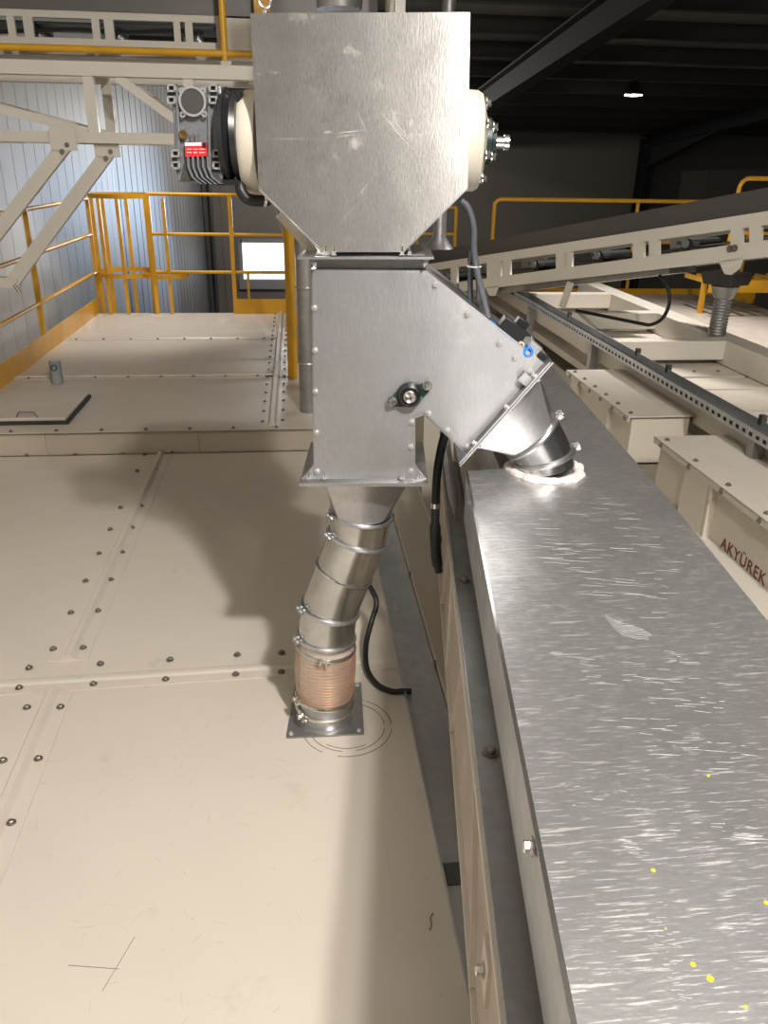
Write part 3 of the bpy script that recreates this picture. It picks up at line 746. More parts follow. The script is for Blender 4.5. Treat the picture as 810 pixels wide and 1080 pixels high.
conduit('corrugated_conduit', 'grey corrugated conduit hanging straight behind, leftmost of those right of the hopper', [FF(497, 262, .12), FF(496, 280, .13), FF(496, 300, .13), FF(497, 322, .13), FF(499, 345, .13)], .0072)
conduit('corrugated_conduit', 'grey corrugated conduit hanging between the other two right of the hopper', [FF(501, 270, .12), FF(504, 290, .125), FF(505, 308, .125), FF(503, 330, .125), FF(503, 345, .125)], .0072)
tag(MB().torus(FF(500, 281, .105), Z, .017, .0015, 24, 6).build('cable_tie', WHITE), 'white cable tie holding the grey conduits together beside the hopper', 'cable tie')
# black cable under the box
pth = smoothpath([FF(470, 455, .2), FF(465, 475, .2), FF(461, 500, .2), FF(459.5, 530, .2), FF(459, 560, .2), FF(460, 585, .2), FF(463, 603, .2)], 6)
t = thing('black_cable', 'thick black sleeve hanging straight down behind the right leg of the diverter box', 'cable', pth[-1])
MB().tube(pth, .012, 14, radii=[.012+.004*(1 if i > len(pth)*.62 and i < len(pth)-3 else 0) for i in range(len(pth))]).build('cable_sleeve', BLACK, t)
MB().tube([pth[18], pth[19]], .0145, 12).build('cable_tie', STEEL, t)
MB().ob(pth[26]+hu*.012, hu*.006, hd*.006, Z*.01).build('small_clip', DGREY, t)
# black hose on the deck
h0 = UZ(404, 632, .10); pth = smoothpath([UZ(372, 590, .22), UZ(392, 622, .18), UZ(397, 637, .15), UZ(392, 655, .10), UZ(386, 680, .05), UZ(387, 705, .02), UZ(398, 722, .012), UZ(413, 729, .012), UZ(424, 729, .012), UZ(434, 729, .012)], 8)
t = thing('black_hose', 'black cable looping down beside the lower chute onto the deck', 'hose', UZ(398, 722, 0))
MB().tube(pth, .0095, 12).build('hose', BLACK, t)

# ------------------------------------------------------------------ cover (aluminium casing at right)
COV = thing('aluminium_cover', 'long scratched shiny aluminium sheet cover filling the lower right foreground', 'machine cover', (.5, 1.0, ZC))
def C(px, py, z=ZC): return UZ(px, py, z)
cl = C(492, 497); cbm = C(605, 1080); ddir = (cl-cbm).normalized(); cnear = cl-ddir*2.1
crn = C(810, 655); crm = C(702, 523); crf = C(578, 381); cr0 = crm+(crn-crm).normalized()*1.8
cmid = C(528, 494); cfl = C(520, 383)
cfl = V((cmid.x+.11, crf.y, ZC)); 
top = [cnear, cl, cmid, cmid+V((.05, .08, 0)), cfl, crf, crm, cr0]
top = [V((p.x, p.y, ZC)) for p in top]
MB().prism([p-Z*.004 for p in top], Z*.004).build('top_sheet', ALU, COV)
m = MB(); 
for a, b in ((top[0], top[1]), (top[1], top[2]), (top[5], top[6]), (top[6], top[7])):
    u = (b-a).normalized(); s = V((u.y, -u.x, 0)); m.prism([a-Z*.004, b-Z*.004, b-Z*.14, a-Z*.14], s*.004)
m.prism([top[2]-Z*.004, top[4]-Z*.004, top[4]-Z*.14, top[2]-Z*.14], V((.004, 0, 0)))
m.build('side_sheet', TRAYM, COV)
m = MB(); m.beam(top[0]+Z*.0005, top[1]+Z*.0005, .006, .003); m.build('folded_edge', SPIRO, COV)
for px, py in ((563, 893), (497, 530)):
    p = C(px, py, ZC-.022); s = V((-ddir.y, ddir.x, 0)); bolt(BM_ZBIG if py > 600 else BM_ZINC, p+s*.001, s, COV)
for px, py, r in ((747, 818, .0022), (689, 918, .0028), (731, 1017, .0030), (749, 1032, .0038), (808, 952, .0028), (702, 979, .0012), (786, 1062, .002)):
    p = C(px, py); MB().lathe(p, Z, [(0, r), (.0008, r*.8)], 9).build('paint_drop', YSPOT, COV)
# rubbed marks on the sheet
SCF = simple('rubbed_scuff', (.62, .62, .62), .5, .55)
random.seed(3)
def scuff(x0, y0, x1, y1, n, spread, ln, wd=.0006):
    m = MB(); n = int(n*1.6)
    for i in range(n):
        f_ = random.random(); cx_ = x0+(x1-x0)*f_+random.uniform(-1, 1)*spread; cy_ = y0+(y1-y0)*f_+random.uniform(-1, 1)*spread*.8
        l = ln*random.uniform(.12, .8); p = C(cx_-l/2, cy_+random.uniform(-1, 1)); q = C(cx_+l/2, cy_+random.uniform(-1, 1)+l*.05)
        w_ = wd*random.uniform(.15, .5); m.prism([p, q, q+V((0, w_, 0)), p+V((0, w_, 0))], Z*.0003)
    tag(m.build('scratch_marks', SCF, COV), kind='stuff')
# crescent smear
m = MB()
for k in range(12):
    f_ = k/11; y_ = 646+f_*24; xl_ = 638+f_*f_*14+f_*4; xr = 640+42*(1-(1-f_)**2.2)+8*f_-(6 if k > 9 else 0)
    n = 10; pts = [(xl_+(xr-xl_)*i/n, y_+6*math.sin(i/n*math.pi*.5)*(1-f_*.3)) for i in range(n+1)]
    for i in range(n):
        a = C(*pts[i]); b = C(*pts[i+1]); wv = V((0, .0010+.0006*math.sin(k*3+i), 0)); m.prism([a, b, b+wv, a+wv], Z*.0003)
tag(m.build('chalk_smear', SCF, COV), 'pale crescent shaped smear')
scuff(560, 560, 690, 640, 34, 26, 34, .0007); scuff(600, 700, 760, 740, 26, 22, 30, .0006); scuff(700, 690, 730, 700, 10, 6, 16, .001)
scuff(640, 760, 780, 800, 26, 26, 26, .0005); scuff(655, 885, 680, 902, 14, 6, 14, .0005); scuff(770, 880, 805, 885, 12, 5, 30, .0007)
scuff(690, 950, 720, 1060, 22, 12, 16, .0005); scuff(600, 830, 800, 870, 20, 30, 20, .0004); scuff(620, 530, 720, 600, 16, 20, 30, .0006)

# gutter flange below cover + machine frame beneath (follows cover direction)
dd = V((ddir.x, ddir.y, 0)); ds = V((dd.y, -dd.x, 0)); KS = (1.57-ZC)/.67
def zm(z): return 1.57-(1.57-z)*KS
o2 = V((cbm.x, cbm.y, 0))              # reference on cover left edge
def L2(off, t_, z): return o2+ds*off*KS+dd*t_*KS+Z*zm(z)
FR = thing('cover_base', 'narrow recessed cream side wall with lips under the left edge of the aluminium cover', 'machine casing', L2(-.02, 1, 0))
GT = thing('drip_gutter', 'dark galvanised gutter channel running along the left side of the aluminium cover', 'gutter', L2(-.02, 1, .7))
zg = .72
MB().prism([L2(-.030, -.6, zg), L2(.018, -.6, zg), L2(.018, -.6, zg+.004), L2(-.030, -.6, zg+.004)], dd*2.75).build('channel_floor', GALVD, GT)
MB().prism([L2(-.032, -.6, zg), L2(-.030, -.6, zg), L2(-.030, -.6, zg+.008), L2(-.032, -.6, zg+.008)], dd*2.75).build('channel_lip', GALV, GT)
for px, py in ((517, 794), (490, 613), (476, 520)): bolt(BM_BIG, UZ(px, py, zm(zg+.004)), Z, GT)
m = MB().tube([L2(-.012, 1.42, zg+.004), L2(-.012, 1.58, zg+.016), L2(-.012, 2.14, zg+.018)], .017, 16, radii=[.002, .015, .018]); m.build('round_edge', GALVD, GT)
MB().prism([L2(-.028, -.6, .44), L2(-.024, -.6, .44), L2(-.024, -.6, zg-.002), L2(-.028, -.6, zg-.002)], dd*2.9).build('side_web', simple('shade_brown_cream', (.46, .39, .31), .5, 0, 0, 40, .2), FR)  # cream web coloured brown, its shade put into the colour
MB().prism([L2(-.036, -.6, zg-.012), L2(-.028, -.6, zg-.012), L2(-.028, -.6, zg-.002), L2(-.036, -.6, zg-.002)], dd*2.9).build('top_lip', CREAM2, FR)
MB().prism([L2(-.036, -.6, .43), L2(-.024, -.6, .43), L2(-.024, -.6, .44), L2(-.036, -.6, .44)], dd*2.9).build('bottom_lip', CREAM2, FR)
for t0, t1 in ((.36, .50), (.95, .80), (1.5, 1.35)):
    MB().beam(L2(-.031, t0, .44), L2(-.031, t1, zg-.012), .005, .012, ds).build('diagonal_brace', CREAM2, FR)
for tt in (-.3, 1.2, 1.9): MB().beam(L2(-.031, tt, .44), L2(-.031, tt, zg-.012), .006, .03, dd).build('upright', CREAM2, FR)
m = MB(); p = L2(-.030, .27, .60); m.ob(p, dd*.03, ds*.003, Z*.04); m.build('latch_plate', CREAM2, FR)
bolt(BM_ZBIG, p-ds*.004, -ds, FR)
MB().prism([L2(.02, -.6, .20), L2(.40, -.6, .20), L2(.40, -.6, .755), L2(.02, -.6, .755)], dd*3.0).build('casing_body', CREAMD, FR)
# tray along deck edge
TR = thing('edge_tray', 'flat galvanised metal tray along the right edge of the cream deck', 'metal tray', (XE+.07, 2, 0))
MB().box(XE, XE+.004, -.5, 3.35, -.03, .016).build('tray_lip', TRAYM, TR)
TW = .125
MB().box(XE+.004, XE+TW, -.5, 4.2, -.006, .0).build('tray_floor', TRAYM, TR)
p = UZ(463, 906, .017); q = UZ(483, 928, .017)
MB().box(XE+.006, XE+.052, q.y, p.y, .001, .003).build('tape_patch', simple('grey_tape', (.09, .09, .09), .5), TR)
p = UZ(402, 612, .0)
MB().box(XE+.006, XE+.045, 2.62, 2.70, .0, .0012).build('clear_tape', simple('clear_tape', (.5, .5, .48), .2), TR)
SFm = thing('side_beam', 'dusty stained white beam lying between the metal tray and the cover frame', 'beam', (XE+.19, 2, 0))
MB().box(XE+TW+.004, XE+TW+.012, 1.2, 4.2, -.1, .03).build('beam_web', CREAM2, SFm)
MB().box(XE+TW+.004, XE+TW+.16, 1.2, 4.2, .03, .036).build('beam_flange', CREAMD, SFm)
MB().box(XE+TW+.16, XE+TW+.166, 1.2, 4.2, -.1, .036).build('beam_lip', CREAM2, SFm)
for yy in (1.6, 2.25, 2.9, 3.5): MB().lathe((XE+TW-.002, yy, .012), (1, 0, 0), [(0, .012), (.006, .012)], 10).build('spacer_bolt', DBOLT, SFm)

# ------------------------------------------------------------------ right hand machines
def casing(name, label, x0, x1, y0, y1, z0, z1, group=None, ribs=(), nb=4):
    t = thing(name, label, 'machine casing', ((x0+x1)/2, (y0+y1)/2, z0), group)
    MB().box(x0+.03, x1, y0+.02, y1-.02, z0, z1-.006).build('casing_body', CREAM2, t)
    MB().box(x0, x1+.02, y0, y1, z1-.006, z1).build('lid', CREAM, t)
    m = MB(); m.box(x0, x0+.006, y0, y1, z1-.03, z1-.004); 
    m.build('lid_lip', CREAM2, t)
    for yy in ribs: MB().box(x0+.005, x0+.03, yy-.035, yy+.035, z0, z1-.006).build('side_rib', CREAM2, t)
    for i in range(nb):
        yy = y0+.06+(y1-y0-.12)*i/(nb-1)
        bolt(BM_DECK, (x0+.035, yy, z1), Z, t); bolt(BM_DECK, (x0-.0, yy-.02, z1-.017), (-1, 0, 0), t)
    return t
ZB = .45; XB = 1.615; ZS = .20
b1 = casing('sieve_casing', 'cream machine casing with red lettering on its side, at right beyond the cover', XB, XB+.33, 1.0, UZ(690, 460, ZB).y, ZS, ZB, None, (1.4,), 9)
b2 = casing('sieve_casing', 'cream machine casing behind the lettered one, its lid partly in shade', XB, XB+.33, UZ(662, 439.5, ZB).y, UZ(600, 390, ZB).y, ZS, ZB, None, (3.95, 4.45), 6)
# side flange of the lettered casing
MB().box(1.15, XB+.03, .8, 3.40, ZS-.02, ZS).build('base_flange', WHITEP, b1)
MB().box(1.15, XB+.03, 3.42, 4.8, ZS-.02, ZS).build('base_flange', WHITEP, b2)
MB().box(XB+.002, XB+.03, UX(744, 525, XB).y, UX(720, 505, XB).y, ZS, ZB-.01).build('side_rib', CREAM2, b1)
MB().box(XB+.002, XB+.03, UX(748, 525, XB).y, UX(745.5, 525, XB).y, ZS, ZB-.01).build('side_rib', CREAM2, b1)
# lettering
tc = bpy.data.curves.new('lettering', 'FONT'); tc.body = 'AKY\u00dcREK'; tc.size = .068; tc.extrude = .0008; tc.space_character = 1.12
to_ = bpy.data.objects.new('lettering_curve', tc); col.objects.link(to_); bpy.context.view_layer.update(); dg = bpy.context.evaluated_depsgraph_get()
me_ = bpy.data.meshes.new_from_object(to_.evaluated_get(dg)); bpy.data.objects.remove(to_)
to = bpy.data.objects.new('lettering', me_); col.objects.link(to); me_.materials.clear(); me_.materials.append(REDT)
tA = UX(760, 574, XB+.0285); to.parent = b1
R3 = Matrix(((0, 0, -1), (-1, 0, 0), (0, 1, 0))); to.rotation_euler = R3.to_euler()
to.location = V((XB+.0285, tA.y, ZS+.004))-ORG[b1.name]
tag(to, 'dark red lettering')
# deck slabs
RD = thing('far_machine_deck', 'cream machine deck at right background crossed by long shadows', 'machine deck', (1.5, 6.5, .2))
MB().box(.75, 1.95, 4.85, 8.5, .15, .2).build('deck_plate', CREAM, RD)
MB().box(.8, 4.6, 4.9, 8.45, -1.6, .15).build('machine_body', CREAM2, RD)
MB().box(1.95, 4.6, 4.9, 8.5, .28, .33).build('rear_plate', CREAM, RD)
for x in (1.15, 1.42): strip((x, 4.9, .2), (x, 8.4, .2), .10, .02, RD)
strip((.8, 5.9, .2), (1.9, 5.9, .2), .10, .015, RD)
for i in range(5):
    bolt(BM_DECK, (1.0+i*.2, 5.87, .204), Z, RD); bolt(BM_DECK, (2.3+i*.17, 5.02, .332), Z, RD)
LB = thing('machine_body_side', 'cream machine body under the two sieve casings beside the cover', 'machine body', (1.8, 3, -1))
MB().box(1.2, 4.6, .9, 4.85, -1.6, ZS-.022).build('casing_body', CREAM2, LB)
MB().box(1.975, 4.6, 1.2, 4.85, ZS-.02, .33).build('rear_body', CREAM2, LB)
for yy in (4.55, 4.05, 3.4): MB().box(2.2, 4.5, yy, yy+.04, .33, .34).build('seam_strip', CREAM, LB)
# frame grid
FG = thing('top_frame', 'white rectangular steel frame on top of the right machine with cross channels', 'machine frame', (2.5, 6, .5))
MB().box(1.97, 2.16, 1.5, 8.3, .40, .50).build('long_beam', WHITEP, FG, bevel=.004)
MB().box(2.93, 3.10, 3.2, 8.3, .335, .50).build('long_beam', WHITEP, FG, bevel=.004)
for py in (310, 330, 360):
    yy = UZ(700, py, .5).y; MB().box(2.16, 2.93, yy, yy+.12, .37, .50).build('cross_channel', WHITEP, FG, bevel=.004)
    MB().box(2.16, 2.93, yy+.1, yy+.16, .345, .36).build('cross_foot', CREAMD, FG)
# perforated cable tray
XP = 1.895; zt0 = .53
CT = thing('cable_tray', 'long galvanised cable tray with a row of slots running away at right', 'cable tray', (XP, 5, .5))
zt1 = .578; ya_, yb2 = 1.4, 7.0
m = MB(); m.box(XP, XP+.003, ya_, yb2, zt0, zt0+.012); m.box(XP, XP+.003, ya_, yb2, zt0+.030, zt1)
yy = ya_
while yy < yb2: m.box(XP, XP+.003, yy, yy+.025, zt0+.012, zt0+.030); yy += .055
m.build('slotted_side', TRAYM, CT)
MB().box(XP+.003, XP+.10, ya_, yb2, zt0, zt0+.003).build('tray_floor', GALVD, CT)
MB().box(XP+.10, XP+.105, ya_, yb2, zt0, zt1).build('tray_side', TRAYM, CT)
MB().box(XP+.006, XP+.02, ya_, yb2, zt0+.004, zt0+.034).build('slot_shade_strip', BLACKP, CT)  # black strip added behind the slots to make them read as shaded gaps
for px, py in ((672, 372), (803, 443), (600, 333), (704, 390)):
    p = UX(px, py, XP+.105); MB().ob(V((XP+.11, p.y, zt1)), V((.012, 0, 0)), V((0, .014, 0)), Z*.022).build('tray_clip', DGREY, CT)
for y_, z_ in ((2.0, .452), (3.0, .452), (5.0, .202), (6.5, .202)): MB().box(XP+.005, XP+.055, y_, y_+.05, z_, zt0).build('tray_foot', GALVD, CT)

# ------------------------------------------------------------------ right conveyor
A_ = UD(810, 271, 5.0); B_ = UD(467, 310, 7.8); cd = (B_-A_); cdh = V((cd.x, cd.y, 0)).normalized(); cn = V((-cdh.y, cdh.x, 0))
if cn.y < 0: cn = -cn
CV = thing('belt_conveyor', 'white truss belt conveyor with grey side cover sloping up to the right', 'conveyor', lerp(A_, B_, .5))
def K(px, py): return UP(px, py, A_, cn)
def band(m, x0, y0, y0b, x1, y1, y1b, th=.04, off=0.0):
    m.prism([K(x0, y0)+cn*off, K(x1, y1)+cn*off, K(x1, y1b)+cn*off, K(x0, y0b)+cn*off], cn*th)
def ln(y458, y810):
    return lambda x: y458+(y810-y458)*(x-458)/352
topc0, topc1 = ln(277.5, 222.5), ln(285, 237); bc0, bc1 = ln(301, 253), ln(310.5, 271)
cv0, cv1 = ln(264, 197), topc0
for off, nm in ((0, 'side_truss'), (.42, 'far_truss')):
    m = MB(); X0, X1 = 430, 900
    band(m, X0, topc0(X0), topc1(X0), X1, topc0(X1), topc1(X1), .04, off); band(m, X0, bc0(X0), bc1(X0), X1, bc0(X1), bc1(X1), .04, off)
    cs = 2.19
    for a, b in ((440, 446), (453, 457), (475, 481), (513, 527), (530, 537), (586, 592), (592, 597), (596, 602), (667, 678), (684, 694), (770, 782), (790, 802), (850, 862)):
        if off and a in (592,): continue
        band(m, a, topc1(a)-1, bc0(a)+1, b, topc1(b)-1, bc0(b)+1, .03, off+.002)
    m.build(nm, WHITEP, CV)
m = MB(); band(m, 430, cv0(430), cv1(430), 900, cv0(900), cv1(900), .004, .03); m.build('side_cover', simple('grey_cover_sheet', (.105, .10, .095), .3, .3), CV)
m = MB(); band(m, 430, cv0(430)+3, cv1(430), 900, cv0(900)+4, cv1(900), .004, .40); m.build('far_cover', GALVD, CV)
m = MB(); p = K(430, topc1(430)+10)+cn*.05; q = K(900, topc1(900)+12)+cn*.05; m.prism([p, q, q-Z*.004, p-Z*.004], cn*.36); m.build('belt', BLACK, CV)
m = MB(); p = K(430, bc0(430)); q = K(900, bc0(900)); m.prism([p+cn*.34, q+cn*.34, q+cn*.34+Z*.02, p+cn*.34+Z*.02], cn*.05); m.build('inner_rail', CREAMD, CV)
for px in (470, 560, 627, 720, 830):
    yc = (topc1(px)+bc0(px))/2; p = K(px, yc)
    MB().tube([p+cn*.05-Z*.01, p+cn*.38-Z*.01], .045, 18).build('idler_roller', BLACK, CV)
    MB().ob(p+cn*.06, cdh*.09, Z*.014, cn*.008).build('roller_bracket', DGREY, CV)
    MB().lathe(p+cn*.035, -cn, [(0, .028), (.012, .028), (.012, .014)], 18).build('roller_bearing', GREY, CV)
for px in (478, 770):
    for dx in (0, 5): bolt(bolt_mesh('truss_bolt', DBOLT, .016, .012), K(px+dx, bc0(px+dx)+4 if px > 700 else bc0(px)+4)-cn*.002, -cn, CV)
m = MB(); m.prism([K(758, 276), K(785, 270), K(780, 283), K(771, 290), K(764, 289)], cn*.01); m.build('pivot_plate', WHITEP, CV)
m = MB(); m.prism([K(512, 303), K(526, 301), K(522, 312), K(516, 312)], cn*.01); m.build('pivot_plate', WHITEP, CV)
# under-belt pan
m = MB(); band(m, 470, bc1(470)-1, bc1(470)+7, 700, bc1(700)-1, bc1(700)+6, .3, .06); m.build('return_pan', GALVD, CV)
lgp = K(600, 298); 
m = MB(); m.beam(lgp+cn*.02, V((lgp.x-.03, lgp.y+.02, .525)), .05, .03, cn); m.build('support_leg', WHITEP, CV)
# discharge spout
sp = K(747, 297)+cn*.2
t = thing('discharge_spout', 'ribbed galvanised spout hanging below the conveyor near the right edge', 'pipe', V((sp.x, sp.y, .33)))
m = MB(); z0_ = sp.z+.05
def rq(z, a): return [V((sp.x, sp.y, 0))+cdh*a*sx+cn*a*sy_+Z*z for sx, sy_ in ((-1, -1), (1, -1), (1, 1), (-1, 1))]
m.rings([rq(z0_, .125), rq(z0_-.08, .105)]); m.build('rubber_skirt', BLACKP, t)
MB().lathe(V((sp.x, sp.y, z0_-.09)), -Z, [(0, .095), (.08, .066)], 24).build('cone', GALVD, t)
zb_ = .505; prof = []; n = 26
for i in range(n+1): prof.append(((z0_-.16-zb_)*i/n, .062 if i % 2 else .056))
MB().lathe(V((sp.x, sp.y, z0_-.16)), -Z, prof, 24).build('ribbed_tube', GALVD, t)
# black cable under conveyor
pth = smoothpath([K(694, 291)+cn*.02, K(703, 300), K(706, 318), K(700, 334), K(688, 342), K(665, 345), K(640, 345), K(606, 345)], 6)
pth = [V((p.x, p.y, max(p.z, .52))) for p in pth]
t = thing('black_cable', 'thin black cable hanging from the conveyor onto the white top frame', 'cable', pth[-1])
MB().tube(pth, .013, 8).build('cable', BLACK, t)

# yellow railings right
yr = 8.75
def R_(px, py, y_=yr): return UY(px, py, y_)
t = thing('guard_railing', 'yellow rounded handrail behind the conveyor in front of the dark back wall', 'railing', R_(519, 330))
c1 = R_(517, 250); c2 = R_(522, 210); c3 = R_(740, 210.5); c3.z = c2.z
a = [V((c2.x, yr, .2))]+arc(V((c2.x, yr, c2.z-.08)), V((c2.x, yr, c2.z)), V((c2.x+.08, yr, c2.z)), 6)+[V((c3.x+.6, yr, c2.z))]
MB().tube(a, .021, 12).build('rail', YELLOW, t)
for z in (c2.z-.42,): MB().tube([V((c2.x, yr, z)), V((c3.x+.6, yr, z))], .016, 10).build('rail', YELLOW, t)
for x in (c3.x-.7, c3.x+.6): MB().tube([V((x, yr, .2)), V((x, yr, c2.z))], .018, 10).build('post', YELLOW, t)
p = R_(526, 327); q = R_(792, 327)
MB().box(c2.x, q.x, yr-.03, yr-.02, .2, .36).build('toe_board', YELLOW, t)
t = thing('guard_railing', 'short yellow railing end just right of the hopper above the conveyor', 'railing', R_(481, 330))
x = R_(480, 250).x; x2 = R_(440, 250).x; zt_ = R_(480, 219).z
for xx in (x, x2): MB().tube([V((xx, yr, .2)), V((xx, yr, zt_))], .018, 10).build('post', YELLOW, t)
for z in (R_(470, 247).z, zt_): MB().tube([V((x2, yr, z)), V((x, yr, z))], .016, 10).build('rail', YELLOW, t)
MB().box(x2, R_(516, 327).x, yr-.03, yr-.02, .2, .36).build('toe_board', YELLOW, t)
yq = 7.2
t = thing('guard_railing', 'yellow railing corner at the far right edge above the conveyor', 'railing', UY(790, 300, yq))
c2 = UY(784, 188, yq)
MB().tube([V((c2.x-.03, yq, .34))]+arc(V((c2.x-.02, yq, c2.z-.07)), V((c2.x, yq, c2.z)), V((c2.x+.07, yq, c2.z)), 6)+[V((c2.x+1.2, yq, c2.z))], .019, 12).build('rail', YELLOW, t)
for py in (246, 255): 
    z = UY(790, py, yq).z; MB().tube([V((c2.x, yq, z)), V((c2.x+1.2, yq, z))], .016, 10).build('rail', YELLOW, t)
MB().tube([V((c2.x+1.2, yq, .34)), V((c2.x+1.2, yq, c2.z))], .018, 10).build('post', YELLOW, t)
zp = UY(790, 300, yq).z
tg = thing('grating_platform', 'yellow slatted step platform under the conveyor at the right edge', 'platform', V((c2.x+.3, yq, zp)))
m = MB()
for k in range(9): m.box(c2.x-.15+k*.12, c2.x-.12+k*.12, yq-.1, yq+.5, zp, zp+.04)
m.build('slats', YELLOW, tg)
MB().box(c2.x-.2, c2.x+1.0, yq-.11, yq-.1, zp-.06, zp+.05).build('front_edge', YELLOW, tg)
for x in (c2.x-.15, c2.x+.95): MB().box(x, x+.04, yq+.1, yq+.14, .33, zp).build('leg', YELLOW, tg)

# ------------------------------------------------------------------ upper left conveyor gantry
YG = 5.4
def Gt(px, py, y_=YG): return UY(px, py, y_)
GA = thing('support_gantry', 'white steel truss gantry crossing the top left with two slanting braces', 'truss', Gt(90, 140))
def seg2(p, q, wpx, dep, name, y_=YG, mat=WHITEP, parent=GA):
    a = V((p[0], p[1], 0)); b = V((q[0], q[1], 0)); d = (b-a).normalized(); n_ = V((-d.y, d.x, 0))*wpx/2
    pts = [Gt(*(a+n_).xy, y_), Gt(*(b+n_).xy, y_), Gt(*(b-n_).xy, y_), Gt(*(a-n_).xy, y_)]
    return MB().prism(pts, V((0, dep, 0))).build(name, mat, parent)
for y_, nm in ((YG, 'front'), (YG+.5, 'back')):
    zt_ = Gt(140, 66).z; zl = Gt(140, 140).z; s = (Gt(140, 66)-Gt(140, 81)).length
    MB().box(XW+.02, .9, y_, y_+.09, zt_-s, zt_).build('top_chord', WHITEP, GA)
    MB().box(XW+.02, .9, y_, y_+.07, zl-.06, zl).build('lower_chord', WHITEP, GA)
    for x in (Gt(95, 110).x, Gt(200, 110).x, (XW+.06)): MB().box(x-.03, x+.03, y_+.01, y_+.06, zl, zt_-s).build('upright', WHITEP, GA)
    xa_ = Gt(92, 110).x
    MB().beam(V((XW+.06, y_+.035, zt_-s)), V((xa_-.02, y_+.035, zl)), .04, .05).build('diagonal', WHITEP, GA)
    MB().beam(V((Gt(122, 80).x, y_+.035, zt_-s)), V((Gt(205, 137).x, y_+.035, zl)), .04, .05).build('diagonal', WHITEP, GA)
    MB().beam(V((XW+.06, y_+.035, zt_-.02)), V((XW+.06, y_+.035, zl)), .04, .04, (0, 1, 0)).build('upright', WHITEP, GA)
for y_ in (YG, YG+.5): MB().box(.62, .68, y_+.01, y_+.06, zl, zr(y_)-.01).build('hanger', WHITEP, GA)
for x in (Gt(95, 110).x, (XW+.06), -.3): MB().box(x-.03, x+.03, YG+.07, YG+.5, zt_-.05, zt_-.01).build('tie_bar', WHITEP, GA)
for (p, q, y_) in (((68, 153), (-12, 256), YG-.02), ((114, 160), (12, 298), YG+.06)):
    seg2(p, q, 15, .05, 'brace', y_)
    a = Gt(p[0]-1, p[1]-2, y_)
    m = MB(); m.ob(a+V((0, -.006, .02)), V((.075, 0, 0)), V((0, .004, 0)), Z*.06); m.build('gusset_plate', WHITEP, GA)
    for d in ((-2, 7), (3, 0)): bolt(BM_BIG, Gt(p[0]+d[0], p[1]+d[1], y_)+V((0, -.012, 0)), (0, -1, 0), GA)
p = Gt(10, 296, YG+.06); MB().box(XW+.01, p.x+.05, YG+.04, YG+.12, p.z-.04, p.z+.02).build('wall_bracket', WHITEP, GA)
MB().tube([p+V((.03, -.02, -.02)), p+V((.06, -.02, -.08))], .01, 8).build('stud', DBOLT, GA)
# upper conveyor
YC = 6.3
UC = thing('belt_conveyor', 'white truss belt conveyor with dark belt passing across the top left corner', 'conveyor', UY(120, 40, YC))
zA0 = UY(100, 12, YC).z; zA1 = UY(100, 20, YC).z; zB0 = UY(100, 41, YC).z; zB1 = UY(100, 51, YC).z; xe2 = UY(232, 30, YC).x
for o_, nm in ((0, 'side_truss'), (.5, 'far_truss')):
    m = MB(); m.box(XW+.02, xe2, YC+o_, YC+o_+.04, zA1, zA0).box(XW+.02, xe2, YC+o_, YC+o_+.04, zB1, zB0)
    for a, b in ((8, 16), (25, 35), (97, 105), (110, 120), (183, 190), (195, 203), (228, 233)):
        m.box(UY(a, 30, YC).x, UY(b, 30, YC).x, YC+o_+.002, YC+o_+.03, zB0, zA1)
    m.build(nm, WHITEP, UC)
MB().box(XW+.02, .6, YC-.01, YC+.0, zA0, zA0+.25).build('side_cover', simple('grey_side_sheet', (.13, .125, .115), .45, .3), UC)
MB().box(XW+.02, .6, YC+.05, YC+.45, zA1-.03, zA1-.015).build('belt', BLACK, UC)
MB().box(xe2, xe2+.45, YC+.0, YC+.5, zB1, zA0-.01).build('end_box', WHITEP, UC)
for px in (30, 115, 200):
    p = UY(px, 33, YC)
    MB().tube([p+V((0, .06, 0)), p+V((0, .46, 0))], .05, 16).build('idler_roller', BLACK, UC)
pth = smoothpath([UY(-5, 34, YC+.05), UY(40, 32, YC+.05), UY(80, 31, YC+.05), UY(130, 34, YC+.05), UY(180, 33, YC+.05), UY(215, 35, YC+.05)], 5)
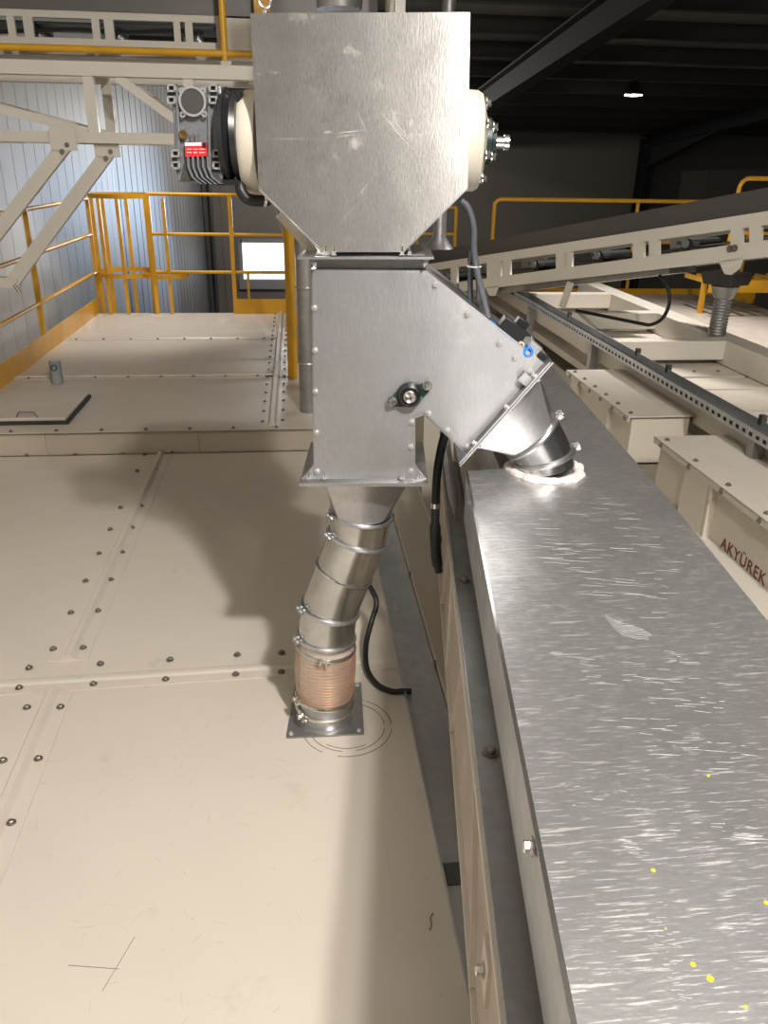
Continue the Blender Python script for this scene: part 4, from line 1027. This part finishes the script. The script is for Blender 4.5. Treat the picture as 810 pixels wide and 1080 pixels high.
MB().tube(pth, .013, 8).build('inner_cable', BLACK, UC)
t = thing('pipe_rail', 'yellow horizontal pipe with an upright under the upper left conveyor', 'railing', UY(235, 60, YC-.25))
yy = YC-.25; z = UY(120, 53, yy).z; xv = UY(236, 40, yy).x
MB().tube([V((XW+.02, yy, z)), V((.3, yy, z))], .022, 12).build('rail', YELLOW, t)
MB().tube([V((xv, yy, UY(236, 66, yy).z)), V((xv, yy, UY(236, 66, yy).z+.9))], .022, 12).build('post', YELLOW, t)
p = UY(239, 72, yy); MB().ob(p, V((.035, 0, 0)), V((0, .02, 0)), Z*.04).build('socket', WHITEP, t)
xq = UY(277, 5, yy).x; MB().box(xq-.06, xq+.04, yy+.1, yy+.16, z-.1, z+1.0).build('post', YELLOW, t)
pz = UY(120, 61, YC+.7)
tag(MB().tube([V((XW+.02, YC+.7, pz.z)), V((.4, YC+.7, pz.z))], .035, 12).build('pale_strip', simple('pale_strip_paint', (.75, .75, .72), .4)), 'pale horizontal strip just above the white gantry at top left', 'pipe')  # pale tube drawn where a bright strip runs
# ducts behind hopper top
p = UD(358, 4, 3.2)
t = thing('ceiling_duct', 'grey duct end above and behind the hopper top', 'duct', p)
MB().lathe(p+V((0, 0, -.02)), Z, [(0, .09), (.03, .095), (.03, .07), (.9, .07)], 28).build('duct', GALVD, t)
# conduits down the back corner
for k, px in enumerate((208, 214, 221)):
    x = UY(px, 200, YB-.1).x
    o = MB().tube([(x, YB-.1, -4), (x, YB-.1, zr(YB)-.1)], .05 if k else .07, 10).build('wall_pipe', simple('dark_pipe_paint_%d' % k, (.07, .075, .085), .4), None)
    tag(o, 'dark vertical pipe in the far left corner, %s of three' % ('leftmost', 'middle', 'rightmost')[k], 'pipe')
a = thing('cream_drop_chute', 'grey conical spout just behind the right side of the hopper foot', 'pipe', UD(463, 262, 5.6))
p = UD(463, 262, 5.6); MB().lathe(p, Z, [(0, .10), (.08, .045), (zr(p.y)-p.z-.01, .04)], 24).build('spout', GALVD, a)
